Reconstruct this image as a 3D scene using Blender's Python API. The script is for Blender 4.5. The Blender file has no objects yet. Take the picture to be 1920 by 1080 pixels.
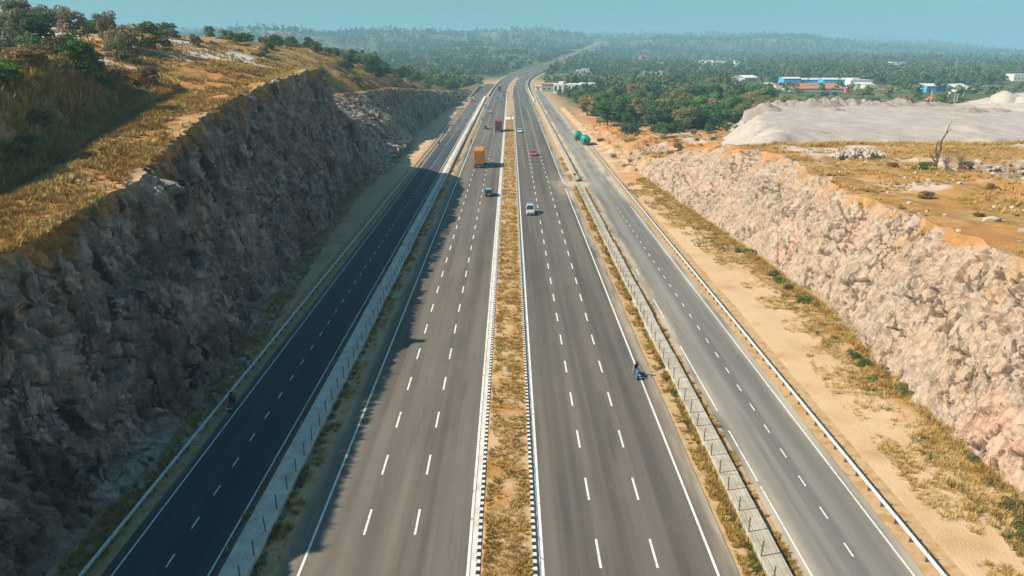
import bpy, bmesh, math, random
import numpy as np
from mathutils import Vector, Matrix

# ------------------------------------------------------------------ camera, light, exposure
scene = bpy.context.scene
COL = scene.collection
CAM_H = 33.2
PITCH = math.radians(19.29)
cam_data = bpy.data.cameras.new('camera')
cam_data.sensor_width = 36.0
cam_data.lens = 24.0
cam_data.clip_start = 0.5
cam_data.clip_end = 40000.0
cam = bpy.data.objects.new('camera', cam_data)
cam.location = (0.0, 0.0, CAM_H)
cam.rotation_euler = (math.pi / 2 - PITCH, 0.0, -0.0025)
COL.objects.link(cam)
scene.camera = cam

SUN_EL, SUN_AZ = math.radians(39.2), math.radians(13.0)      # azimuth: how far the light leans forward (+Y) from pure +X
to_sun = Vector((-math.cos(SUN_EL) * math.cos(SUN_AZ), -math.cos(SUN_EL) * math.sin(SUN_AZ), math.sin(SUN_EL)))
world = bpy.data.worlds.new('World')
scene.world = world
world.use_nodes = True
wn = world.node_tree
wn.nodes.clear()
w_out = wn.nodes.new('ShaderNodeOutputWorld')
w_bg = wn.nodes.new('ShaderNodeBackground')
w_sky = wn.nodes.new('ShaderNodeTexSky')
w_sky.sky_type = 'NISHITA'
w_sky.sun_disc = False
w_sky.sun_elevation = SUN_EL
w_sky.sun_rotation = math.atan2(to_sun.x, to_sun.y)
w_sky.air_density = 1.0
w_sky.dust_density = 1.2
w_sky.ozone_density = 2.0
w_tint = wn.nodes.new('ShaderNodeMix')
w_tint.data_type = 'RGBA'
w_tint.blend_type = 'MULTIPLY'
w_tint.inputs[0].default_value = 1.0
w_tint.inputs[7].default_value = (0.52, 0.98, 1.0, 1.0)
wn.links.new(w_sky.outputs[0], w_tint.inputs[6])
wn.links.new(w_tint.outputs[2], w_bg.inputs[0])
w_bg.inputs[1].default_value = 0.060
wn.links.new(w_bg.outputs[0], w_out.inputs[0])

sun_data = bpy.data.lights.new('sun', 'SUN')
sun_data.energy = 4.6
sun_data.angle = math.radians(0.5)
sun_data.color = (1.0, 0.905, 0.775)
sun = bpy.data.objects.new('sun', sun_data)
sun.rotation_euler = to_sun.to_track_quat('Z', 'Y').to_euler()
sun.location = (-200, -60, 300)
COL.objects.link(sun)

vs = scene.view_settings
vs.view_transform = 'Standard'
vs.look = 'None'
vs.exposure = 0.78
vs.gamma = 1.0
vs.use_curve_mapping = False
scene.cycles.use_denoising = True
scene.cycles.max_bounces = 5
scene.cycles.diffuse_bounces = 2
scene.cycles.glossy_bounces = 2
scene.cycles.transmission_bounces = 2
scene.cycles.volume_bounces = 0
scene.cycles.transparent_max_bounces = 6

rng = np.random.default_rng(7)
random.seed(7)

# ------------------------------------------------------------------ noise in numpy
def _hash(ix, iy, iz, seed):
    h = (ix.astype(np.int64) * 374761393 + iy.astype(np.int64) * 668265263 + iz.astype(np.int64) * 2147483647 + seed * 1274126177) & 0xFFFFFFFF
    h = ((h ^ (h >> 13)) * 1274126177) & 0xFFFFFFFF
    h = ((h ^ (h >> 16)) * 2246822519) & 0xFFFFFFFF
    h = h ^ (h >> 15)
    return h

def hashf(ix, iy, iz, seed):
    return (_hash(ix, iy, iz, seed) & 0xFFFFFF).astype(np.float64) / 16777216.0

def vnoise(p, seed=0):
    f = np.floor(p)
    i = f.astype(np.int64)
    t = p - f
    t = t * t * t * (t * (t * 6 - 15) + 10)
    r = 0.0
    for dx in (0, 1):
        wx = t[:, 0] if dx else 1 - t[:, 0]
        for dy in (0, 1):
            wy = t[:, 1] if dy else 1 - t[:, 1]
            for dz in (0, 1):
                wz = t[:, 2] if dz else 1 - t[:, 2]
                r = r + wx * wy * wz * hashf(i[:, 0] + dx, i[:, 1] + dy, i[:, 2] + dz, seed)
    return r * 2 - 1

def fbm(p, octaves=4, seed=0, gain=0.5):
    a, s, r = 1.0, 1.0, 0.0
    for k in range(octaves):
        r = r + a * vnoise(p * s, seed + k * 17)
        a *= gain
        s *= 2.03
    return r

def noise2(x, y, scale, seed=0, octaves=3):
    x = np.asarray(x, float)
    y = np.broadcast_to(np.asarray(y, float), x.shape) if np.ndim(y) == 0 else np.asarray(y, float)
    x = np.broadcast_to(x, y.shape)
    p = np.stack([x.ravel() / scale, y.ravel() / scale, np.full(x.size, 0.37 + seed)], 1)
    return fbm(p, octaves, seed).reshape(x.shape)

def facets(p, seed, tilt):
    """planar facets: each Voronoi cell has an offset and a tilt of its own; also the distance to the cell border"""
    f = np.floor(p).astype(np.int64)
    n = len(p)
    best = np.full(n, 1e9)
    second = np.full(n, 1e9)
    off = np.zeros((n, 3))
    cid = np.zeros((n, 3), np.int64)
    for dx in (-1, 0, 1):
        for dy in (-1, 0, 1):
            for dz in (-1, 0, 1):
                c = f + np.array([dx, dy, dz])
                j = np.stack([hashf(c[:, 0], c[:, 1], c[:, 2], seed + q) for q in (1, 2, 3)], 1)
                v = p - (c + 0.1 + 0.8 * j)
                d = (v * v).sum(1)
                m = d < best
                second = np.where(m, best, np.minimum(second, d))
                best = np.where(m, d, best)
                off[m] = v[m]
                cid[m] = c[m]
    r = hashf(cid[:, 0], cid[:, 1], cid[:, 2], seed + 11) - 0.5
    g = np.stack([hashf(cid[:, 0], cid[:, 1], cid[:, 2], seed + 20 + q) - 0.5 for q in range(3)], 1) * 2 * tilt
    return r + (g * off).sum(1), np.sqrt(second) - np.sqrt(best), hashf(cid[:, 0], cid[:, 1], cid[:, 2], seed + 31)

def sm(x, a, b):
    t = np.clip((np.asarray(x, float) - a) / (b - a), 0, 1)
    return t * t * (3 - 2 * t)

# ------------------------------------------------------------------ mesh helpers
def link(o, parent=None):
    COL.objects.link(o)
    if parent is not None:
        o.parent = parent
        KIDS.setdefault(parent.name, []).append(o)
    return o

KIDS = {}
def props(o, label=None, cat=None, group=None, kind=None):
    for k, v in (('label', label), ('category', cat), ('group', group), ('kind', kind)):
        if v:
            o[k] = v
    return o

def np_mesh(name, verts, faces, mats=(), smooth=False, attrs=None, fmat=None):
    """verts (N,3), faces (M,3|4) arrays"""
    me = bpy.data.meshes.new(name)
    verts = np.asarray(verts, np.float32)
    faces = np.asarray(faces, np.int32)
    k = faces.shape[1] if len(faces) else 3
    me.vertices.add(len(verts))
    me.vertices.foreach_set('co', verts.ravel())
    if len(faces):
        me.loops.add(faces.size)
        me.loops.foreach_set('vertex_index', faces.ravel())
        me.polygons.add(len(faces))
        me.polygons.foreach_set('loop_start', np.arange(0, faces.size, k, dtype=np.int32))
        me.polygons.foreach_set('loop_total', np.full(len(faces), k, np.int32))
        me.polygons.foreach_set('use_smooth', np.full(len(faces), smooth, bool))
        if fmat is not None:
            me.polygons.foreach_set('material_index', np.asarray(fmat, np.int32))
    for m in mats:
        me.materials.append(m)
    for an, av in (attrs or {}).items():
        av = np.asarray(av)
        t = 'INT' if av.dtype.kind == 'i' else 'FLOAT'
        a = me.attributes.new(an, t, 'POINT')
        a.data.foreach_set('value', av.astype(np.int32 if t == 'INT' else np.float32))
    me.update(calc_edges=True)
    return me

def np_obj(name, verts, faces, mats=(), parent=None, **kw):
    return link(bpy.data.objects.new(name, np_mesh(name, verts, faces, mats, **kw)), parent)

def grid_faces(nr, nc):
    i = np.arange(nr * nc).reshape(nr, nc)
    return np.stack([i[:-1, :-1], i[:-1, 1:], i[1:, 1:], i[1:, :-1]], -1).reshape(-1, 4)

class MB:
    """collects simple shapes into one mesh"""
    def __init__(self):
        self.v, self.f = [], []
    def add(self, vs_, fs_):
        b = len(self.v)
        self.v += [tuple(q) for q in vs_]
        self.f += [tuple(b + i for i in q) for q in fs_]
        return self
    def box(self, x0, x1, y0, y1, z0, z1, tx=1.0, ty=1.0):
        """box; tx, ty shrink the top about its middle"""
        cx, cy = (x0 + x1) / 2, (y0 + y1) / 2
        t = lambda x, c, k: c + (x - c) * k
        vs_ = [(x0, y0, z0), (x1, y0, z0), (x1, y1, z0), (x0, y1, z0)]
        vs_ += [(t(x, cx, tx), t(y, cy, ty), z1) for x, y, _ in vs_]
        return self.add(vs_, [(3, 2, 1, 0), (4, 5, 6, 7), (0, 1, 5, 4), (1, 2, 6, 5), (2, 3, 7, 6), (3, 0, 4, 7)])
    def tube(self, pts, rad, n=8, caps=True):
        pts = [Vector(p) for p in pts]
        rad = rad if isinstance(rad, (list, tuple)) else [rad] * len(pts)
        rings = []
        for i, p in enumerate(pts):
            d = (pts[min(i + 1, len(pts) - 1)] - pts[max(i - 1, 0)]).normalized()
            a = d.cross(Vector((0, 0, 1)) if abs(d.z) < 0.9 else Vector((1, 0, 0))).normalized()
            b = d.cross(a)
            rings.append([p + (a * math.cos(2 * math.pi * k / n) + b * math.sin(2 * math.pi * k / n)) * rad[i] for k in range(n)])
        vs_ = [q for r in rings for q in r]
        fs_ = [(i * n + k, i * n + (k + 1) % n, (i + 1) * n + (k + 1) % n, (i + 1) * n + k) for i in range(len(pts) - 1) for k in range(n)]
        if caps:
            fs_ += [tuple(range(n))[::-1], tuple((len(pts) - 1) * n + k for k in range(n))]
        return self.add(vs_, fs_)
    def prism_x(self, poly, x0, x1, inset=0.0):
        """polygon of (y, z) pushed along x"""
        n = len(poly)
        vs_ = [(x0, y, z) for y, z in poly] + [(x1, y, z) for y, z in poly]
        fs_ = [tuple(range(n)), tuple(range(2 * n - 1, n - 1, -1))] + [(i, i + n, (i + 1) % n + n, (i + 1) % n) for i in range(n)]
        return self.add(vs_, fs_)
    def loft(self, secs):
        n = len(secs[0])
        vs_ = [p for s in secs for p in s]
        fs_ = [(i * n + k, i * n + (k + 1) % n, (i + 1) * n + (k + 1) % n, (i + 1) * n + k) for i in range(len(secs) - 1) for k in range(n)]
        fs_ += [tuple(range(n))[::-1], tuple((len(secs) - 1) * n + k for k in range(n))]
        return self.add(vs_, fs_)
    def mesh(self, name, mat, smooth=False, bevel=0.0):
        me = bpy.data.meshes.new(name)
        me.from_pydata(self.v, [], self.f)
        bm = bmesh.new()
        bm.from_mesh(me)
        bmesh.ops.recalc_face_normals(bm, faces=bm.faces)
        if bevel:
            bmesh.ops.bevel(bm, geom=list(bm.edges), offset=bevel, segments=1, affect='EDGES', clamp_overlap=True)
        for f in bm.faces:
            f.smooth = smooth
        bm.to_mesh(me)
        bm.free()
        if mat:
            me.materials.append(mat)
        return me
    def obj(self, name, mat, parent=None, loc=(0, 0, 0), smooth=False, bevel=0.0):
        o = bpy.data.objects.new(name, self.mesh(name, mat, smooth, bevel))
        o.location = loc
        return link(o, parent)

def empty(name, loc=(0, 0, 0), rz=0.0, **kw):
    o = bpy.data.objects.new(name, None)
    o.empty_display_size = 0.3
    o.location = loc
    o.rotation_euler = (0, 0, rz)
    link(o)
    return props(o, **kw)

def copy_tree(o, parent=None):
    c = o.copy()
    link(c, parent)
    for ch in list(KIDS.get(o.name, [])):
        copy_tree(ch, c)
    return c

# ------------------------------------------------------------------ materials
class NT:
    def __init__(self, name, rough=0.8, spec=0.25):
        self.m = bpy.data.materials.new(name)
        self.m.use_nodes = True
        self.t = self.m.node_tree
        self.b = self.t.nodes['Principled BSDF']
        self.b.inputs['Roughness'].default_value = rough
        self.b.inputs['Specular IOR Level'].default_value = spec
        self._pos = None
    def n(self, typ, **kw):
        x = self.t.nodes.new(typ)
        for k, v in kw.items():
            setattr(x, k, v)
        return x
    def l(self, a, b):
        self.t.links.new(a, b)
    def pos(self):
        if self._pos is None:
            self._pos = self.n('ShaderNodeNewGeometry').outputs['Position']
        return self._pos
    def objpos(self):
        return self.n('ShaderNodeTexCoord').outputs['Object']
    def map(self, vec, scale=(1, 1, 1), rot=(0, 0, 0), loc=(0, 0, 0)):
        x = self.n('ShaderNodeMapping')
        x.inputs['Scale'].default_value = scale
        x.inputs['Rotation'].default_value = rot
        x.inputs['Location'].default_value = loc
        self.l(vec, x.inputs['Vector'])
        return x.outputs[0]
    def noise(self, scale, detail=4, vec=None, rough=0.55, dist=0.0, col=False):
        x = self.n('ShaderNodeTexNoise')
        x.inputs['Scale'].default_value = scale
        x.inputs['Detail'].default_value = detail
        x.inputs['Roughness'].default_value = rough
        x.inputs['Distortion'].default_value = dist
        self.l(vec if vec is not None else self.pos(), x.inputs['Vector'])
        return x.outputs['Color' if col else 'Fac']
    def voro(self, scale, vec=None, feature='F1', out='Distance'):
        x = self.n('ShaderNodeTexVoronoi', feature=feature)
        x.inputs['Scale'].default_value = scale
        self.l(vec if vec is not None else self.pos(), x.inputs['Vector'])
        return x.outputs[out]
    def ramp(self, fac, stops, interp='LINEAR'):
        x = self.n('ShaderNodeValToRGB')
        x.color_ramp.interpolation = interp
        e = x.color_ramp.elements
        while len(e) < len(stops):
            e.new(0.5)
        for el, (p, c) in zip(e, stops):
            el.position = p
            el.color = (c[0], c[1], c[2], 1) if isinstance(c, (tuple, list)) else (c, c, c, 1)
        self.l(fac, x.inputs[0])
        return x.outputs[0]
    def _set(self, sock, v):
        if isinstance(v, (int, float)):
            if sock.type == 'RGBA':
                sock.default_value = (v, v, v, 1)
            else:
                sock.default_value = v
        elif isinstance(v, (tuple, list)):
            sock.default_value = (v[0], v[1], v[2], 1) if sock.type == 'RGBA' else v
        else:
            self.l(v, sock)
    def mix(self, fac, a, b, mode='MIX'):
        x = self.n('ShaderNodeMix', data_type='RGBA', blend_type=mode)
        self._set(x.inputs[0], fac)
        self._set(x.inputs[6], a)
        self._set(x.inputs[7], b)
        return x.outputs[2]
    def math(self, op, a, b=0.0, c=None, clamp=False):
        x = self.n('ShaderNodeMath', operation=op, use_clamp=clamp)
        self._set(x.inputs[0], a)
        self._set(x.inputs[1], b)
        if c is not None:
            self._set(x.inputs[2], c)
        return x.outputs[0]
    def mrange(self, v, a, b, c=0.0, d=1.0):
        x = self.n('ShaderNodeMapRange', interpolation_type='SMOOTHSTEP')
        self._set(x.inputs[0], v)
        for i, q in enumerate((a, b, c, d)):
            x.inputs[1 + i].default_value = q
        return x.outputs[0]
    def attr(self, name):
        return self.n('ShaderNodeAttribute', attribute_name=name).outputs['Fac']
    def xyz(self, vec=None):
        x = self.n('ShaderNodeSeparateXYZ')
        self.l(vec if vec is not None else self.pos(), x.inputs[0])
        return x.outputs
    def bump(self, h, strength=0.5, dist=0.1):
        x = self.n('ShaderNodeBump')
        x.inputs['Strength'].default_value = strength
        x.inputs['Distance'].default_value = dist
        self.l(h, x.inputs['Height'])
        self.l(x.outputs[0], self.b.inputs['Normal'])
    def color(self, c):
        self._set(self.b.inputs['Base Color'], c)
        return self.m

def plain(name, c, rough=0.6, spec=0.3, metal=0.0, vary=0.12, scale=3.0):
    t = NT(name, rough, spec)
    t.b.inputs['Metallic'].default_value = metal
    f = t.noise(scale, 4, t.objpos())
    return t.color(t.mix(f, tuple(x * (1 - vary) for x in c), tuple(min(1, x * (1 + vary)) for x in c)))

# --- earth, dry grass
def dry_earth(t):
    """dry grass over ochre soil, with pale bare patches"""
    n1 = t.noise(0.09, 5)
    n2 = t.noise(0.7, 5)
    n3 = t.noise(5.0, 4)
    soil = t.ramp(n1, [(0.3, (0.42, 0.18, 0.06)), (0.5, (0.48, 0.245, 0.092)), (0.7, (0.53, 0.34, 0.175))])
    grass = t.ramp(n2, [(0.25, (0.21, 0.115, 0.032)), (0.5, (0.36, 0.20, 0.058)), (0.75, (0.46, 0.28, 0.095))])
    c = t.mix(t.mrange(t.noise(0.25, 6), 0.42, 0.58), soil, grass)
    return t.mix(0.55, c, t.ramp(n3, [(0.25, 0.45), (0.5, 0.95), (0.75, 1.25)]), 'MULTIPLY'), n3

def rock_colour(t, kind):
    p = t.pos()
    warp = t.map(p, (1.0, 0.8, 0.45), (0.35, 0.25, 0.2))
    n1 = t.noise(0.16, 5, warp)
    n2 = t.noise(0.9, 6, warp)
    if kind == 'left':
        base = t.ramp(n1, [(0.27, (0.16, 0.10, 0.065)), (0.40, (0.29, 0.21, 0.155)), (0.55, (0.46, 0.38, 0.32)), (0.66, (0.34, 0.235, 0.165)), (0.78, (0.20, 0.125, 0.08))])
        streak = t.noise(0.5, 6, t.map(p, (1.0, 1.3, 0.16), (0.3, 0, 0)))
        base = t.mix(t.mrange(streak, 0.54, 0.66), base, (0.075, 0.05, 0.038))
    else:
        base = t.ramp(n1, [(0.25, (0.34, 0.245, 0.165)), (0.40, (0.40, 0.315, 0.235)), (0.50, (0.42, 0.305, 0.215)), (0.58, (0.41, 0.325, 0.25)), (0.68, (0.49, 0.305, 0.215)), (0.80, (0.34, 0.285, 0.23))])
    n3 = t.noise(3.2, 6, warp)
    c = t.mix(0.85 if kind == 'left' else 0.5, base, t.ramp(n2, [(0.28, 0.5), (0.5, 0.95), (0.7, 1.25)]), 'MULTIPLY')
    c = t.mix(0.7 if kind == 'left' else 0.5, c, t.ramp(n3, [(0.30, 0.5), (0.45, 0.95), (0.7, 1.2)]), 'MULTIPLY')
    # upright drill scars and run-off
    n4 = t.noise(2.2, 4, t.map(p, (1.0, 1.0, 0.10), (0.12, 0.1, 0)))
    c = t.mix(0.55, c, t.ramp(n4, [(0.32, 0.55), (0.5, 1.0), (0.68, 1.22)]), 'MULTIPLY')
    # joint lines painted dark, standing in for shade inside the cracks
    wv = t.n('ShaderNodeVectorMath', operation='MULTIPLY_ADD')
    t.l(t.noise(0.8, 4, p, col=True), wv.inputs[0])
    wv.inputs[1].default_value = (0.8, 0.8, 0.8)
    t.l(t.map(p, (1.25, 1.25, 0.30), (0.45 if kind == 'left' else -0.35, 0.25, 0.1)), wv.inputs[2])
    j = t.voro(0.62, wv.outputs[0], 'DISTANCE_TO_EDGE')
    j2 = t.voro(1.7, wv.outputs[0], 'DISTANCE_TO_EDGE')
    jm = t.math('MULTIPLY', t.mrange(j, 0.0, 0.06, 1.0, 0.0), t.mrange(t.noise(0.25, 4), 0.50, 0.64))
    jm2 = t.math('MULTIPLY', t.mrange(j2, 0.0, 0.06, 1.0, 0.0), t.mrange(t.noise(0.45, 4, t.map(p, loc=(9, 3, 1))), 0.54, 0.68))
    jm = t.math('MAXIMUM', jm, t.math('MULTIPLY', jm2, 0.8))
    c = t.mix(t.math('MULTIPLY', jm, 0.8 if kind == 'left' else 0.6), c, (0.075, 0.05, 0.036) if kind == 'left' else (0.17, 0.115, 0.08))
    return c, t.math('SUBTRACT', t.math('ADD', t.math('MULTIPLY', n2, 0.4), t.math('ADD', t.math('MULTIPLY', n3, 0.3), t.math('MULTIPLY', n4, 0.4))), t.math('MULTIPLY', jm, 0.55))

def make_hill_material(name, kind):
    t = NT(name, 0.92, 0.12)
    earth, e3 = dry_earth(t)
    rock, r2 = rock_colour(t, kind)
    rk = t.attr('rock')
    # ochre wash running down from the soil on top
    stain = t.noise(0.35, 5, t.map(t.pos(), (1, 1, 0.12)))
    rock = t.mix(t.math('MULTIPLY', t.attr('wash'), t.mrange(stain, 0.46, 0.70, 0.0, 0.8)), rock, (0.42, 0.215, 0.085))
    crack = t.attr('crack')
    rock = t.mix(t.math('MULTIPLY', crack, 0.75), rock, (0.10, 0.07, 0.05))  # shade of the crack recesses, put into the rock colour
    pale = t.mix(t.noise(1.2, 4), (0.50, 0.42, 0.36), (0.66, 0.58, 0.51))
    sand = t.mix(t.noise(0.6, 5), (0.53, 0.345, 0.20), (0.64, 0.455, 0.28))
    green = t.mix(t.noise(1.5, 4), (0.10, 0.12, 0.025), (0.22, 0.19, 0.05))
    c = t.mix(t.attr('sand'), earth, sand)
    c = t.mix(t.attr('red'), c, t.mix(t.noise(0.8, 4), (0.46, 0.17, 0.045), (0.52, 0.25, 0.09)))
    c = t.mix(t.math('MULTIPLY', t.attr('green'), t.mrange(t.noise(0.6, 5), 0.35, 0.6)), c, green)
    c = t.mix(t.attr('pale'), c, pale)
    c = t.mix(rk, c, rock)
    fine = t.noise(7.0, 5)
    h = t.math('ADD', t.math('MULTIPLY', t.math('MULTIPLY', r2, rk), 0.6), t.math('MULTIPLY', fine, 0.4))
    t.bump(h, 0.75, 0.35)
    return t.color(c)

M = {}
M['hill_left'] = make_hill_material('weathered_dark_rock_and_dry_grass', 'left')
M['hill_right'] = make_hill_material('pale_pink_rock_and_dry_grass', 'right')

t = NT('plain_and_far_country', 0.95, 0.1)
n_big = t.noise(0.0035, 6)
n_mid = t.noise(0.02, 6)
n_fine = t.noise(2.2, 5)
veg = t.ramp(n_mid, [(0.30, (0.07, 0.095, 0.03)), (0.5, (0.105, 0.12, 0.04)), (0.60, (0.19, 0.15, 0.06)), (0.70, (0.36, 0.20, 0.09))])
veg = t.mix(t.mrange(n_big, 0.60, 0.68), veg, (0.36, 0.19, 0.09))
verge = t.mix(t.noise(0.45, 6), (0.40, 0.255, 0.135), (0.58, 0.40, 0.23))
verge = t.mix(t.math('MULTIPLY', t.mrange(t.noise(0.9, 6), 0.46, 0.62), 0.75), verge, (0.37, 0.215, 0.075))
verge = t.mix(0.45, verge, t.ramp(n_fine, [(0.25, 0.55), (0.5, 1.0), (0.75, 1.2)]), 'MULTIPLY')
t.bump(n_fine, 0.5, 0.06)
M['ground'] = t.color(t.mix(t.attr('veg'), verge, veg))

def asphalt(name, dark, light, dust_amt, dust_col=(0.47, 0.37, 0.27)):
    t = NT(name, 0.85, 0.25)
    p = t.pos()
    streak = t.noise(1.0, 4, t.map(p, (0.55, 0.006, 0.1)))
    patch = t.noise(0.05, 5, t.map(p, (1.6, 0.35, 1)))
    grain = t.noise(9.0, 3)
    c = t.mix(t.mrange(streak, 0.36, 0.64), tuple(x * 0.9 for x in dark), light)
    c = t.mix(0.5, c, t.ramp(patch, [(0.3, 0.72), (0.5, 1.0), (0.7, 1.25)]), 'MULTIPLY')
    c = t.mix(0.25, c, t.ramp(grain, [(0.3, 0.7), (0.6, 1.2)]), 'MULTIPLY')
    stain = t.noise(0.6, 6, t.map(p, (1.2, 0.08, 1), loc=(3, 1, 0)))
    c = t.mix(t.mrange(stain, 0.56, 0.72, 0, 0.55), c, tuple(x * 0.62 for x in dark))
    blot = t.noise(0.9, 5, t.map(p, (1, .5, 1), loc=(7, 2, 5)))
    c = t.mix(t.mrange(blot, 0.62, 0.74, 0, 0.22), c, tuple(x * 1.25 for x in light))
    d = t.math('MULTIPLY', t.attr('dust'), t.mrange(t.noise(0.35, 6, t.map(p, (1.5, 0.22, 1))), 0.25, 0.75), clamp=True)
    d = t.math('MULTIPLY', d, dust_amt, clamp=True)
    t.bump(grain, 0.25, 0.01)
    return t.color(t.mix(d, c, dust_col))

M['asphalt'] = asphalt('worn_warm_grey_asphalt', (0.098, 0.085, 0.071), (0.146, 0.127, 0.105), 1.0)
M['asphalt_side_shaded'] = asphalt('shade_tinted_service_asphalt', (0.040, 0.053, 0.064), (0.056, 0.069, 0.080), 0.6)  # left road: blue-dark tone of the cliff's shade worked into the base colour
M['asphalt_side_pale'] = asphalt('dusty_service_asphalt', (0.155, 0.147, 0.133), (0.225, 0.210, 0.185), 1.15, (0.48, 0.40, 0.30))

t = NT('road_paint', 0.7, 0.3)
wear = t.math('MULTIPLY', t.mrange(t.noise(2.6, 6), 0.34, 0.46), t.mrange(t.noise(0.12, 4), 0.25, 0.42, 0.55, 1.0))
M['paint'] = t.color(t.mix(wear, (0.42, 0.39, 0.34), t.mix(t.noise(0.8, 3), (0.70, 0.68, 0.62), (0.82, 0.80, 0.75))))
M['black_paint'] = plain('black_kerb_paint', (0.035, 0.034, 0.033), 0.8, vary=0.3)
M['kerb_white'] = plain('white_kerb_paint', (0.68, 0.66, 0.61), 0.8, vary=0.15)
t = NT('weathered_concrete', 0.9, 0.15)
cn = t.noise(0.5, 6)
t.bump(t.noise(5, 5), 0.3, 0.03)
M['concrete'] = t.color(t.mix(0.6, t.ramp(cn, [(0.3, (0.50, 0.46, 0.39)), (0.55, (0.64, 0.60, 0.53)), (0.75, (0.70, 0.67, 0.60))]),
                              t.ramp(t.noise(1.2, 5, t.map(t.pos(), (1, 1, 0.2))), [(0.3, 0.7), (0.6, 1.1)]), 'MULTIPLY'))
t = NT('dusty_concrete', 0.9, 0.15)
cn = t.noise(0.5, 6)
t.bump(t.noise(5, 5), 0.3, 0.03)
M['concrete_dusty'] = t.color(t.mix(0.6, t.ramp(cn, [(0.3, (0.36, 0.31, 0.24)), (0.55, (0.47, 0.42, 0.34)), (0.75, (0.54, 0.49, 0.41))]),
                                    t.ramp(t.noise(1.2, 5, t.map(t.pos(), (1, 1, 0.2))), [(0.3, 0.7), (0.6, 1.1)]), 'MULTIPLY'))
M['steel'] = plain('galvanised_steel', (0.58, 0.62, 0.64), 0.5, 0.5, 0.25, 0.1)
M['steel_dark'] = plain('dull_post_steel', (0.16, 0.15, 0.14), 0.7, 0.3, 0.2, 0.2)
M['rust'] = plain('rusty_fence_post', (0.16, 0.11, 0.08), 0.85, 0.2, 0.0, 0.3)

def gravel_mat(name, a, b):
    t = NT(name, 0.95, 0.1)
    g = t.noise(1.2, 6)
    tr = t.noise(0.30, 6, t.map(t.pos(), (1, 0.3, 1), (0, 0, 0.9)), dist=1.2)
    f = t.noise(14.0, 3)
    t.bump(f, 0.4, 0.05)
    c = t.mix(t.mrange(tr, 0.35, 0.65), a, b)
    return t.color(t.mix(0.4, c, t.ramp(g, [(0.3, 0.78), (0.7, 1.15)]), 'MULTIPLY'))
M['gravel'] = gravel_mat('pale_crushed_stone', (0.385, 0.325, 0.28), (0.46, 0.395, 0.35))
M['gravel_heap'] = gravel_mat('grey_brown_crushed_stone', (0.29, 0.235, 0.20), (0.36, 0.30, 0.26))
t = NT('broken_rock', 0.9, 0.15)
ro = t.n('ShaderNodeObjectInfo').outputs['Random']
M['stone'] = t.color(t.mix(t.noise(2.0, 5), t.ramp(ro, [(0.0, (0.30, 0.25, 0.20)), (0.5, (0.44, 0.37, 0.31)), (1.0, (0.58, 0.52, 0.45))]), (0.40, 0.33, 0.26)))
t.bump(t.noise(4, 5), 0.5, 0.1)

def foliage(name, use_random=False, trans=0.25):
    t = NT(name, 0.75, 0.15)
    oi = t.n('ShaderNodeObjectInfo')
    n = t.noise(0.55, 4, t.objpos())
    n2 = t.noise(4.0, 3, t.objpos())
    if use_random:
        base = t.ramp(oi.outputs['Random'], [(0.0, (0.065, 0.125, 0.045)), (0.35, (0.115, 0.18, 0.06)), (0.6, (0.155, 0.195, 0.07)), (0.8, (0.24, 0.18, 0.09)), (1.0, (0.09, 0.155, 0.065))])
    else:
        base = oi.outputs['Color']
    c = t.mix(0.8, base, t.ramp(n, [(0.3, (0.65, 0.70, 0.75)), (0.5, (1.0, 1.0, 1.0)), (0.7, (1.40, 1.25, 0.95))]), 'MULTIPLY')
    c = t.mix(0.6, c, t.ramp(n2, [(0.3, 0.65), (0.7, 1.35)]), 'MULTIPLY')
    t.color(c)
    tr = t.n('ShaderNodeBsdfTranslucent')
    t.l(c, tr.inputs[0])
    mx = t.n('ShaderNodeMixShader')
    mx.inputs[0].default_value = trans
    out = t.t.nodes['Material Output']
    t.l(t.b.outputs[0], mx.inputs[1])
    t.l(tr.outputs[0], mx.inputs[2])
    t.l(mx.outputs[0], out.inputs['Surface'])
    return t.m
M['leaf'] = foliage('leaves')
M['leaf_far'] = foliage('far_leaves', True)
M['bark'] = plain('bark', (0.13, 0.095, 0.07), 0.9, 0.1, vary=0.35)
M['bark_pale'] = plain('pale_dry_wood', (0.30, 0.24, 0.19), 0.9, 0.1, vary=0.25)

def straw_mat(name, stops):
    t = NT(name, 0.85, 0.1)
    r = t.n('ShaderNodeObjectInfo').outputs['Random']
    patch = t.noise(0.22, 4)
    f = t.math('ADD', t.math('MULTIPLY', r, 0.5), t.math('MULTIPLY', t.mrange(patch, 0.3, 0.7), 0.5))
    return t.color(t.ramp(f, stops))
M['straw'] = straw_mat('dry_grass', [(0.0, (0.30, 0.18, 0.055)), (0.35, (0.43, 0.265, 0.075)), (0.65, (0.51, 0.345, 0.115)), (0.9, (0.56, 0.42, 0.19)), (1.0, (0.28, 0.24, 0.075))])
M['weed'] = straw_mat('green_weeds', [(0.0, (0.06, 0.085, 0.02)), (0.5, (0.11, 0.12, 0.03)), (1.0, (0.22, 0.17, 0.05))])
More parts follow.
